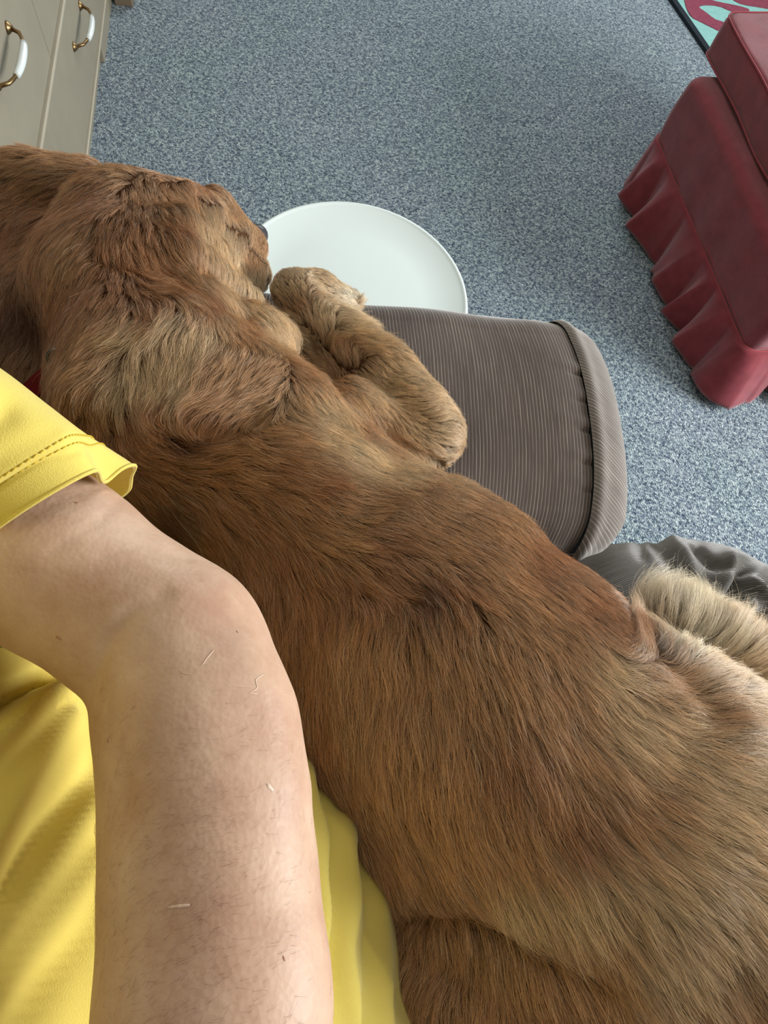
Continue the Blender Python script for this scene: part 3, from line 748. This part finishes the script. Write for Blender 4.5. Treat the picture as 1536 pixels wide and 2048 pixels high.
# grey button at the left edge, just below the upper arm
p = PZ(-4, 1276, 1.02); q = []
for r_, z_ in ((.0001, .004), (.004, .004), (.0062, .0025), (.0065, 0), (.006, -.002), (.0001, -.002)):
    for j in range(20): q.append(p + np.array([r_ * math.cos(j * .314), r_ * math.sin(j * .314), z_]))
mk('metal_snap', q, grid_faces(6, 20, True), M['steel'], person)

def build_trousers():
    def leg(path, rad, seed, folds=()):
        P = catmull([p for p in path], 150); R = np.interp(np.linspace(0, 1, 150), np.linspace(0, 1, len(rad)), rad); K = 130
        V = []; UV = []; s = 0
        for i in range(150):
            t = P[min(i + 1, 149)] - P[max(i - 1, 0)]; t /= np.linalg.norm(t)
            a = np.cross(t, [0, 0, 1]); a /= np.linalg.norm(a); b = np.cross(a, t)
            for j in range(K):
                h = 2 * math.pi * j / K; V.append(P[i] + R[i] * (math.cos(h) * a + math.sin(h) * b)); UV.append((h * R[i] * 1.0, i / 150))
        V = np.array(V); Fc = grid_faces(150, K, True)
        ctr = np.repeat(P, K, 0); N = V - ctr; N /= np.linalg.norm(N, axis=1, keepdims=True)
        px, py = proj(V); d = .004 * wob(V, 22, seed)
        for poly, w, hgt in folds: d += hgt * gs(seg_dist(px, py, poly), w) * (N[:, 2] > -.3)
        V = V + N * d[:, None]; return V, Fc, UV
    folds = (([(1250, 1030), (1275, 1060), (1285, 1110)], 12, -.004), ([(1345, 1075), (1375, 1100), (1390, 1145)], 14, .006), ([(1310, 1080), (1345, 1120), (1360, 1165)], 14, -.006), ([(1395, 1095), (1425, 1125), (1450, 1140)], 9, -.010),
             ([(1460, 1120), (1450, 1160), (1425, 1200), (1385, 1240)], 13, .014), ([(1495, 1140), (1480, 1180), (1462, 1230), (1450, 1300)], 15, -.022), ([(1500, 1155), (1530, 1195), (1560, 1230)], 9, .014), ([(1500, 1210), (1480, 1270), (1500, 1310)], 9, .010), ([(1530, 1160), (1560, 1190)], 14, -.012), ([(1530, 1240), (1520, 1300), (1540, 1340)], 18, -.020))
    L = leg([(-.16, -.04, .575), (.05, .02, .585), (.25, .12, .60), (.42, .205, .595), (.56, .235, .57), (.74, .20, .50), (.95, .14, .42)], [.10, .098, .092, .088, .085, .078, .07], 41, folds)
    R_ = leg([(-.16, -.26, .575), (.05, -.30, .585), (.25, -.34, .59), (.45, -.36, .585), (.60, -.36, .56), (.78, -.34, .50), (.95, -.32, .44)], [.10, .098, .092, .088, .083, .075, .068], 43)
    V, Fc = join([L[:2], R_[:2]])
    mk('trousers', V, Fc, M['trouser'], person, uv=L[2] + R_[2])
build_trousers()

# ------------------------------------------------------------------ dog
dog = empty('dog', (0.1, 0.1, 0.66), 'golden-red long-haired dog lying across the lap with one foreleg on the armrest', 'dog')
BODY = [S(-1, 0, 0, 0)]
def dog_fn(P):
    k = .035
    spine = [S(330, 800, .800, .098), S(470, 900, .800, .094), S(600, 985, .795, .098), S(840, 1245, .795, .128), S(1010, 1440, .795, .140), S(1230, 1620, .790, .148), S(1480, 1760, .785, .145), S(1760, 1900, .78, .12)]
    d = chain_sdf(P, spine, k)
    side = [S(640, 1180, .770, .085), S(820, 1440, .770, .105), S(980, 1640, .77, .110), S(1200, 1850, .77, .115), S(1450, 2060, .77, .10)]
    d = smin(d, chain_sdf(P, side, k), .04)
    # neck and skull
    neck = [S(400, 850, .795, .092), S(330, 740, .805, .092), S(250, 600, .80, .086), S(240, 500, .805, .074)]
    d = smin(d, chain_sdf(P, neck, .03), .03)
    d = smin(d, chain_sdf(P, [S(270, 480, .810, .068), S(370, 470, .795, .054)], .02), .02)
    d = smin(d, chain_sdf(P, [S(370, 470, .785, .052), S(440, 490, .755, .040), S(488, 500, .715, .032)], .02), .012)
    d = smin(d, cone_sdf(P, *[x for x in (PZ(425, 415, .775), PZ(455, 435, .755))], .024, .018), .012)   # brow
    d = smin(d, cone_sdf(P, PZ(440, 560, .745), PZ(505, 552, .715), .036, .027), .014)                 # cheek and lip
    d = smin(d, chain_sdf(P, [S(120, 520, .755, .052), S(75, 640, .745, .046), S(110, 760, .745, .046)], .03), .03)  # throat ruff
    d = smin(d, chain_sdf(P, [S(40, 450, .755, .045), S(-60, 520, .75, .045), S(-40, 680, .745, .04)], .03), .03)
    # ruff lobes at the nape
    d = smin(d, chain_sdf(P, [S(230, 720, .862, .038), S(210, 790, .858, .034), S(215, 850, .835, .026)], .01), .012)
    d = smin(d, chain_sdf(P, [S(420, 700, .845, .044), S(500, 690, .815, .034), S(550, 675, .79, .018)], .01), .012)
    # near ear flap
    for a, b, r0, r1 in (((235, 455), (360, 450), .017, .019), ((360, 450), (450, 520), .019, .015), ((240, 490), (370, 505), .015, .018), ((370, 505), (500, 600), .018, .011), ((300, 480), (440, 560), .016, .014)):
        d = smin(d, cone_sdf(P, PZ(*a, .885 if a[0] < 380 else .87), PZ(*b, .882 if b[0] < 400 else .835 if b[0] < 480 else .80), r0, r1), .006)
    # far ear at the top left
    d = smin(d, chain_sdf(P, [S(170, 385, .79, .036), S(110, 380, .79, .034), S(50, 368, .785, .032), S(-20, 375, .775, .03), S(-70, 440, .76, .02)], .01), .010)
    # shoulder, upper arm and elbow
    d = smin(d, chain_sdf(P, [S(560, 860, .775, .075), S(690, 850, .770, .045), S(820, 890, .755, .036)], .02), .020)
    # foreleg over the armrest, wrist bent, paw hanging to the right
    d = smin(d, chain_sdf(P, [S(590, 690, .725, .028), S(690, 800, .735, .03)], .02), .015)
    leg = [S(858, 872, .758, .036), S(760, 745, .762, .034), S(660, 645, .758, .027), S(590, 585, .755, .025)]
    d = smin(d, chain_sdf(P, leg, .012), .007)
    d = smin(d, chain_sdf(P, [S(585, 580, .752, .024), S(640, 575, .738, .0215), S(672, 592, .725, .0200)], .008), .008)
    for i, (x, y) in enumerate(((700, 592), (692, 612), (676, 628))):
        d = smin(d, cone_sdf(P, PZ(665, 596 + i * 6, .728), PZ(x, y, .716), .014, .0125), .003)
    # far hind leg and tail feathering
    d = smin(d, chain_sdf(P, [S(1335, 1262, .755, .036), S(1430, 1330, .745, .046), S(1530, 1450, .745, .06), S(1650, 1600, .75, .08)], .02), .018)
    # near thigh below the belly crease
    d = smin(d, chain_sdf(P, [S(905, 1990, .775, .052), S(1010, 2060, .78, .070), S(1200, 2180, .78, .09)], .02), .010)
    d = smin(d, chain_sdf(P, [S(545, 1250, .74, .060), S(670, 1500, .74, .070), S(830, 1720, .74, .07)], .02), .03)
    return d
V, Fc = surface_net(dog_fn, (-.52, -.52, .58), (1.02, .85, .99), .0065)
V = laplace(V, Fc, 2)
px, py = proj(V); N = vnorm(V, Fc)
dis = .0035 * wob(V, 30, 51) + .002 * wob(V, 70, 52)
for poly, w, h in (([(195, 525), (340, 545), (420, 600), (500, 640)], 12, -.010), ([(330, 862), (390, 880), (460, 868), (520, 840)], 18, -.014), ([(620, 690), (690, 790), (800, 880), (900, 940)], 14, -.010), ([(800, 1850), (930, 1850), (1100, 1920), (1240, 1990)], 26, -.020),
                   ([(1270, 1230), (1340, 1330), (1440, 1440)], 22, -.008), ([(850, 1190), (700, 1180)], 30, -.004), ([(250, 870), (170, 830)], 16, -.006)):
    dis += h * gs(seg_dist(px, py, poly), w) * (N[:, 2] > -.2)
V = V + N * dis[:, None]
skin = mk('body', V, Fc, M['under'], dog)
DV, DF = V, Fc
dogtree = BVHTree.FromPolygons([tuple(v) for v in V], [tuple(int(i) for i in f) for f in Fc])

# nose and collar
c = PZ(508, 470, .712); n = []
for i in range(13):
    for j in range(20):
        a = math.pi * i / 12; b = 2 * math.pi * j / 20
        n.append(c + np.array([.015 * math.sin(a) * math.cos(b) + .004, .016 * math.sin(a) * math.sin(b), .013 * math.cos(a)]))
mk('nose', n, grid_faces(13, 20, True), M['nose'], dog)
def build_collar():
    pts = [(30, 815, .775), (60, 785, .800), (100, 752, .828), (150, 722, .852), (205, 697, .872), (250, 680, .868)]
    P = catmull([PZ(*q) for q in pts], 30); V = []
    full = list(P) + list(catmull([P[-1], PZ(420, 640, .80), PZ(430, 700, .72), PZ(250, 860, .69), PZ(60, 860, .72), P[0]], 40)[1:])
    ctr = np.mean(full, 0)
    for i, q in enumerate(full):
        t = full[(i + 1) % len(full)] - full[i - 1]; t /= np.linalg.norm(t)
        o = q - ctr; o -= t * (o @ t); o /= np.linalg.norm(o); w = np.cross(t, o)
        for a, b in ((-.010, 0), (.010, 0), (.010, .003), (-.010, .003)): V.append(q + w * a + o * b)
    c_ = mk('collar', V, grid_faces(len(full), 4, True), M['collar'], dog, smooth=False); c_['label'] = 'dark red collar band half buried in the neck fur'
    ctr = PZ(118, 718, .862); ring = [ctr + .010 * np.array([math.cos(a), math.sin(a) * .5, math.sin(a) * .8]) for a in np.linspace(0, 6.283, 20)]
    mk('collar_ring', *tube(ring, .0014, 6, False), M['steel'], c_)
build_collar()

# ------------------------------------------------------------------ fur: guides follow a combing field, children clump around them
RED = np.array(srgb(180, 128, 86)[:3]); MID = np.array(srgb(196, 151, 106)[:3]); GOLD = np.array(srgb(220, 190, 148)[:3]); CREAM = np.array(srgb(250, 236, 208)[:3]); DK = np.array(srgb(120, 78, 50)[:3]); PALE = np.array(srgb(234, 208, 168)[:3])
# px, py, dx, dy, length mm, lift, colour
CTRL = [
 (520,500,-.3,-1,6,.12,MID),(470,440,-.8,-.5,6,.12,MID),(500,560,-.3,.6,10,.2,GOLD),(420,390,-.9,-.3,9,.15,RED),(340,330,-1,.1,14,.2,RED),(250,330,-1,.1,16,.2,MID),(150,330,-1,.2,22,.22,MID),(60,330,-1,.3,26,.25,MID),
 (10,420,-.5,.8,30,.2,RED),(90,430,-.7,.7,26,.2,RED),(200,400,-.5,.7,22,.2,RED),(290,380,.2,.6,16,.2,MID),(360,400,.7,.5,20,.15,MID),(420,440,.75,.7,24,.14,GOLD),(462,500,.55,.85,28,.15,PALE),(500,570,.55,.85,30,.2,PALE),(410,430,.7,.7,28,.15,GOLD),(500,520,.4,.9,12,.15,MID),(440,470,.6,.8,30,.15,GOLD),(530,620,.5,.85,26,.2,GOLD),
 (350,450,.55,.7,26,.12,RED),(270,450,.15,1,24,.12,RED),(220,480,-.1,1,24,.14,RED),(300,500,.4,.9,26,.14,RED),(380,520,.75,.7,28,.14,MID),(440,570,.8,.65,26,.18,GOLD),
 (150,500,-.6,.8,26,.2,MID),(120,600,-.45,.9,30,.2,RED),(60,620,-.3,1,30,.2,DK),(200,580,-.35,.9,28,.2,RED),(230,560,.2,.9,24,.2,RED),(320,570,.9,.25,26,.15,RED),(400,600,.9,.45,28,.15,RED),(290,620,.3,.9,26,.2,RED),  # DK puts shade at the left of the throat into the fur colour
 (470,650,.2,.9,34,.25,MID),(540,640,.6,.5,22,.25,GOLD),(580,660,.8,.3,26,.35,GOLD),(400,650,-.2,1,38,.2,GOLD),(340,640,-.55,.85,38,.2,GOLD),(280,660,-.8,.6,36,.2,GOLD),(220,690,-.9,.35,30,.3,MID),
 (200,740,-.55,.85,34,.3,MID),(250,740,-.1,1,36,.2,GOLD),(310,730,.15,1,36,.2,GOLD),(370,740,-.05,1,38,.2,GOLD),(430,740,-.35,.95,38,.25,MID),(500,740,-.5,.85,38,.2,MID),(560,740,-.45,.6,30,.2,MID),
 (150,800,-.5,.85,36,.2,RED),(200,830,-.1,1,38,.2,RED),(260,840,.35,.95,36,.2,RED),(120,880,.1,1,36,.2,RED),(320,800,-.4,.9,34,.3,RED),(400,820,-.75,.65,32,.3,RED),(350,870,.5,.5,26,.35,DK),(450,840,-.5,.5,28,.3,RED),(520,820,-.6,.35,28,.25,MID),  # DK puts the shade of the neck gap into the fur colour
 (300,930,1,.1,36,.2,RED),(400,940,1,.0,40,.15,RED),(450,900,1,-.05,36,.15,MID),(520,930,1,.2,38,.14,RED),(560,880,.95,.1,32,.15,MID),(620,860,.9,.3,28,.15,GOLD),(680,880,.95,.35,30,.13,PALE),(720,905,.95,.4,30,.12,PALE),(655,850,.9,.3,30,.15,GOLD),(790,935,.9,.5,24,.12,GOLD),(640,800,.6,.8,20,.15,GOLD),(600,740,.5,.85,20,.15,MID),  # PALE and GOLD put the shoulder highlight into the fur colour
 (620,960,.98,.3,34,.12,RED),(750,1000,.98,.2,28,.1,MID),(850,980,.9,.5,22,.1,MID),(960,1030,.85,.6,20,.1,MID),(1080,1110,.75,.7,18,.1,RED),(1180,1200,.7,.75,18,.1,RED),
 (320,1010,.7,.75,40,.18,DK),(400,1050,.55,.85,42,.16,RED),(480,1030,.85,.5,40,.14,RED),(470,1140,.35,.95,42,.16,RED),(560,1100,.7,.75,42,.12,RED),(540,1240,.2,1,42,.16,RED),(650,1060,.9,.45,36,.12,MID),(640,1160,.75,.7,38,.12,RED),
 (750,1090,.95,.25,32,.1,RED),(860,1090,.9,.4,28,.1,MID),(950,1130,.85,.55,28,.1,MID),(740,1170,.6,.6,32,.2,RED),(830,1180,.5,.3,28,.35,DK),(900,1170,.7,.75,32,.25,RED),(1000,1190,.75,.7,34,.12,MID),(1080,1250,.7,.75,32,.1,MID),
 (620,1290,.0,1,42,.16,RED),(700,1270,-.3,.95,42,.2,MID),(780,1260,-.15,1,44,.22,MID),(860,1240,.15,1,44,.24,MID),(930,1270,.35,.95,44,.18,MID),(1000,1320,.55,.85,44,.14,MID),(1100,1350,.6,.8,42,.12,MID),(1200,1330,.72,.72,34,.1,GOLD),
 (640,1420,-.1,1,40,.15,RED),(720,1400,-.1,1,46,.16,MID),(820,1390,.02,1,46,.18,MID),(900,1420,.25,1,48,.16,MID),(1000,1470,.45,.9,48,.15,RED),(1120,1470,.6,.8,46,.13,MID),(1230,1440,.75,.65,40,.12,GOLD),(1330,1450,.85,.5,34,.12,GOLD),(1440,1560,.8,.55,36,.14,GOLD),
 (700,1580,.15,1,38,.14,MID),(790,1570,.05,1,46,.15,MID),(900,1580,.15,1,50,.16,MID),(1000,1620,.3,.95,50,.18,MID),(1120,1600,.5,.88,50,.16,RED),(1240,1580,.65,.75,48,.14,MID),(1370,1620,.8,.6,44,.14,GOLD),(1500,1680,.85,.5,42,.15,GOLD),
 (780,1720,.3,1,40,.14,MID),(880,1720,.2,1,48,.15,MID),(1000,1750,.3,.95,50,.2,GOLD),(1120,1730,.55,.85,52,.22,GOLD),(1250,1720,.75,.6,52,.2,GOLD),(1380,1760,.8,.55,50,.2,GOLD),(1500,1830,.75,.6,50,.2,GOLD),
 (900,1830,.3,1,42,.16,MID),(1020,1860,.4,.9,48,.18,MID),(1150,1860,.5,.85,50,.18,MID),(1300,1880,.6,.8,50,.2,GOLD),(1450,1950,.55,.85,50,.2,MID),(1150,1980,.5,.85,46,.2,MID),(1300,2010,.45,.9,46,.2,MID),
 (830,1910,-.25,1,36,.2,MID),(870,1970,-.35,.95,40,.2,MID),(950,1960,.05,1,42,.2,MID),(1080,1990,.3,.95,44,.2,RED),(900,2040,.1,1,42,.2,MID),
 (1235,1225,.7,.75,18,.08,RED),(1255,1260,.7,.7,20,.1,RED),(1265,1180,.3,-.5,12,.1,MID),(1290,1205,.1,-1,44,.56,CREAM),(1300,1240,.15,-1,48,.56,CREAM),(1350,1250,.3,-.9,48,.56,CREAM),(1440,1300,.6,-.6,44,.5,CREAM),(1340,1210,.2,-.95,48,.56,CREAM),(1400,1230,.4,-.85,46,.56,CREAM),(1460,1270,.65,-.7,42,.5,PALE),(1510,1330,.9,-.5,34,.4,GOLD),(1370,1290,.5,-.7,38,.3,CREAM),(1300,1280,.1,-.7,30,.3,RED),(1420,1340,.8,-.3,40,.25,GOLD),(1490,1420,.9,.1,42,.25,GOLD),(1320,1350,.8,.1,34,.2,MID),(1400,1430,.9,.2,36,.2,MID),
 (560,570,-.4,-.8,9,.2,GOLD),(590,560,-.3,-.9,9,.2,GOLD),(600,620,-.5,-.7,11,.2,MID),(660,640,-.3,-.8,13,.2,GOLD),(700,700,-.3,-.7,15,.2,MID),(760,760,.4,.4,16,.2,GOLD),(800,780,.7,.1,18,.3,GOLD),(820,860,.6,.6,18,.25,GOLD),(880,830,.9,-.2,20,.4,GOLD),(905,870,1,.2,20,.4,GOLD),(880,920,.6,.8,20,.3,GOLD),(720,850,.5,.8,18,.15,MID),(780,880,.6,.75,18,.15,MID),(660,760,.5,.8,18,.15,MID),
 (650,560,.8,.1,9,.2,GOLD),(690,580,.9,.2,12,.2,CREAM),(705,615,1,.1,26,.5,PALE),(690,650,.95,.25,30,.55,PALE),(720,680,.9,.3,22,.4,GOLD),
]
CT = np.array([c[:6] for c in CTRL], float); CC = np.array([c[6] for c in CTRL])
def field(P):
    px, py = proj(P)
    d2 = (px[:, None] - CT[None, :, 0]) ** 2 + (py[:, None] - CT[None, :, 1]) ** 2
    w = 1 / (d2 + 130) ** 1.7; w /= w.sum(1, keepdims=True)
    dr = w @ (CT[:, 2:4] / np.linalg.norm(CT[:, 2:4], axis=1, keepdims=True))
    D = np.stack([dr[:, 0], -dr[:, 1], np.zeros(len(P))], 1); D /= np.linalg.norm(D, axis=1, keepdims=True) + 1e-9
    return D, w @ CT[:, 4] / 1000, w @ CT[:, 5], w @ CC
def sample_surface(V, Fc, n, keep):
    T = np.concatenate([Fc[:, [0, 1, 2]], Fc[:, [0, 2, 3]]]); A, B, Cc = V[T[:, 0]], V[T[:, 1]], V[T[:, 2]]
    nr = np.cross(B - A, Cc - A); ar = np.linalg.norm(nr, axis=1); nr /= ar[:, None] + 1e-12
    k = keep((A + B + Cc) / 3, nr); ar = ar * k
    i = rng.choice(len(T), n, p=ar / ar.sum()); u = np.sqrt(rng.random(n)); v = rng.random(n)
    return A[i] * (1 - u)[:, None] + B[i] * (u * (1 - v))[:, None] + Cc[i] * (u * v)[:, None], nr[i]
def dog_keep(P, N):
    px, py = proj(P)
    inn = (px > -260) & (px < 1900) & (py > 120) & (py < 2500)
    k = np.where(N[:, 2] > -.1, 1.0, np.where(N[:, 2] > -.5, .35, 0.0)) * np.where(inn, 1.0, .12)
    fine = (px > 520) & (px < 930) & (py > 520) & (py < 960)
    head = (py < 640) & (px > 360)
    return k * np.where(fine | head, 1.9, 1.0)
NP = 8
def build_fur(nguide=28000, nchild=480000):
    G, GN = sample_surface(DV, DF, nguide, dog_keep)
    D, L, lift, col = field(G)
    # gentle swirl of the coat
    a = .17 * wob(G, 14, 61) + .08 * wob(G, 55, 62) + rng.normal(0, .07, len(G))
    pts = np.zeros((nguide, NP, 3)); pts[:, 0] = G; n = GN.copy(); base = G.copy()
    L = L * rng.uniform(.8, 1.2, nguide)
    for k in range(1, NP):
        f = k / (NP - 1)
        Dk, _, _, _ = field(pts[:, k - 1])
        ak = a + .24 * np.sin(f * 5.0 + 6 * wob(G, 30, 63)) * .6
        ca, sa = np.cos(ak), np.sin(ak)
        Dk = np.stack([Dk[:, 0] * ca - Dk[:, 1] * sa, Dk[:, 0] * sa + Dk[:, 1] * ca, Dk[:, 2]], 1)
        T = Dk - n * (Dk * n).sum(1, keepdims=True)
        # where the surface falls away steeply let the coat hang a little
        T /= np.linalg.norm(T, axis=1, keepdims=True) + 1e-6
        step = (L / (NP - 1))[:, None]
        cand = base + T * step * .96
        nb = np.empty_like(cand); nn = np.empty_like(cand)
        for i in range(nguide):
            h = dogtree.find_nearest(cand[i]); nb[i] = h[0]; nn[i] = h[1]
        nn = np.where(((nn * n).sum(1) < -.2)[:, None], n, nn)
        # keep some of the free direction when the coat stands up
        mixw = np.clip(lift * 1.7, 0, .95)[:, None]
        nb = nb * (1 - mixw) + cand * mixw
        n = n * .55 + nn * .45; n /= np.linalg.norm(n, axis=1, keepdims=True)
        base = nb
        hgt = L * lift * (f ** .75) * .9 + .0015
        pts[:, k] = base + n * hgt[:, None]
    # locks: guides near each other share a lock and lean to its leader
    kd = KDTree(nguide)
    lead = rng.choice(nguide, nguide // 9, replace=False)
    kd = KDTree(len(lead))
    for i, g in enumerate(lead): kd.insert(G[g], i)
    kd.balance()
    li = np.array([lead[kd.find(g)[1]] for g in G])
    f = np.linspace(0, 1, NP)[None, :, None]
    dl = np.linalg.norm(G - G[li], axis=1)
    wl = (.28 * rng.uniform(.3, 1, nguide) * np.exp(-(dl / .012) ** 2))[:, None, None] * f ** 1.2
    pts = pts * (1 - wl) + pts[li] * wl
    kd = KDTree(nguide)
    for i, g in enumerate(G): kd.insert(g, i)
    kd.balance()
    R, RN = sample_surface(DV, DF, nchild, dog_keep)
    gi = np.empty(nchild, int)
    for i in range(nchild): gi[i] = kd.find(R[i])[1]
    off = R - G[gi]
    cl = rng.uniform(-.05, .7, nchild)[:, None, None]
    sp = pts[gi] - G[gi][:, None]
    ln = rng.uniform(.72, 1.08, nchild)[:, None, None]; stray = rng.random(nchild) < .045
    P = R[:, None] + sp * ln - off[:, None] * cl * f ** 1.1
    jit = rng.normal(0, 1, (nchild, 3)) * .0010; jit[stray] *= 4.5
    jit *= np.clip((lift[gi] - .38) * 14, 1, 2.6)[:, None]
    jit2 = rng.normal(0, 1, (nchild, 3)) * .0009
    Lc = L[gi][:, None, None] / .035
    P = P + (jit[:, None] * f ** 1.5 + jit2[:, None] * np.sin(f * 6.0)) * Lc
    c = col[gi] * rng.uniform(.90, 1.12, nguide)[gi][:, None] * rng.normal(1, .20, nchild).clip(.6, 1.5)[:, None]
    lockc = rng.uniform(.90, 1.12, nguide); c = c * lockc[li[gi]][:, None]
    pale = rng.random(nchild) < .05; c[pale] = c[pale] * .5 + CREAM * .5
    rad = np.full(nchild, .00011) * rng.uniform(.7, 1.3, nchild)
    make_curves('fur', P, rad, c, M['fur'], dog)
def make_curves(name, P, rad, col, m, parent):
    n, k, _ = P.shape
    cu = bpy.data.hair_curves.new(name); cu.add_curves([k] * n)
    cu.position_data.foreach_set('vector', P.astype(np.float32).ravel())
    prof = np.linspace(1, .25, k)[None, :] ** .8
    r = (rad[:, None] * prof).astype(np.float32).ravel()
    a = cu.attributes.get('radius') or cu.attributes.new('radius', 'FLOAT', 'POINT'); a.data.foreach_set('value', r)
    a = cu.attributes.new('fur_color', 'FLOAT_COLOR', 'CURVE')
    a.data.foreach_set('color', np.hstack([col, np.ones((n, 1))]).astype(np.float32).ravel())
    cu.materials.append(m)
    o = bpy.data.objects.new(name, cu); C.objects.link(o); o.parent = parent; o.matrix_parent_inverse = parent.matrix_world.inverted()
    o['kind'] = 'stuff'
    return o
build_fur()

# fine hair on the forearm
def arm_hair(n=2600):
    V = np.array([v.co[:] for v in body.data.vertices]); Fc = np.array([list(p.vertices) for p in body.data.polygons])
    def keep(P, N):
        px, py = proj(P); return ((py > 1380) & (px > 190) & (px < 680) & (N[:, 2] > .1)) * np.exp(-((px - 360) / 150) ** 2) * np.clip((py - 1300) / 400, 0, 1)
    R, N = sample_surface(V, Fc, n, keep)
    D = np.stack([.75 + .3 * rng.normal(size=n), .35 + .35 * rng.normal(size=n), np.zeros(n)], 1)
    T = D - N * (D * N).sum(1, keepdims=True); T /= np.linalg.norm(T, axis=1, keepdims=True)
    L = rng.uniform(.002, .0065, n)[:, None, None]; f = np.linspace(0, 1, 5)[None, :, None]
    P = R[:, None] + T[:, None] * L * f + N[:, None] * (.0002 + L * .16 * f * (1.3 - f))
    make_curves('arm_hair', P, np.full(n, .000032), np.tile(np.array(srgb(140, 98, 74)[:3]), (n, 1)), M['armhair'], body)
arm_hair()
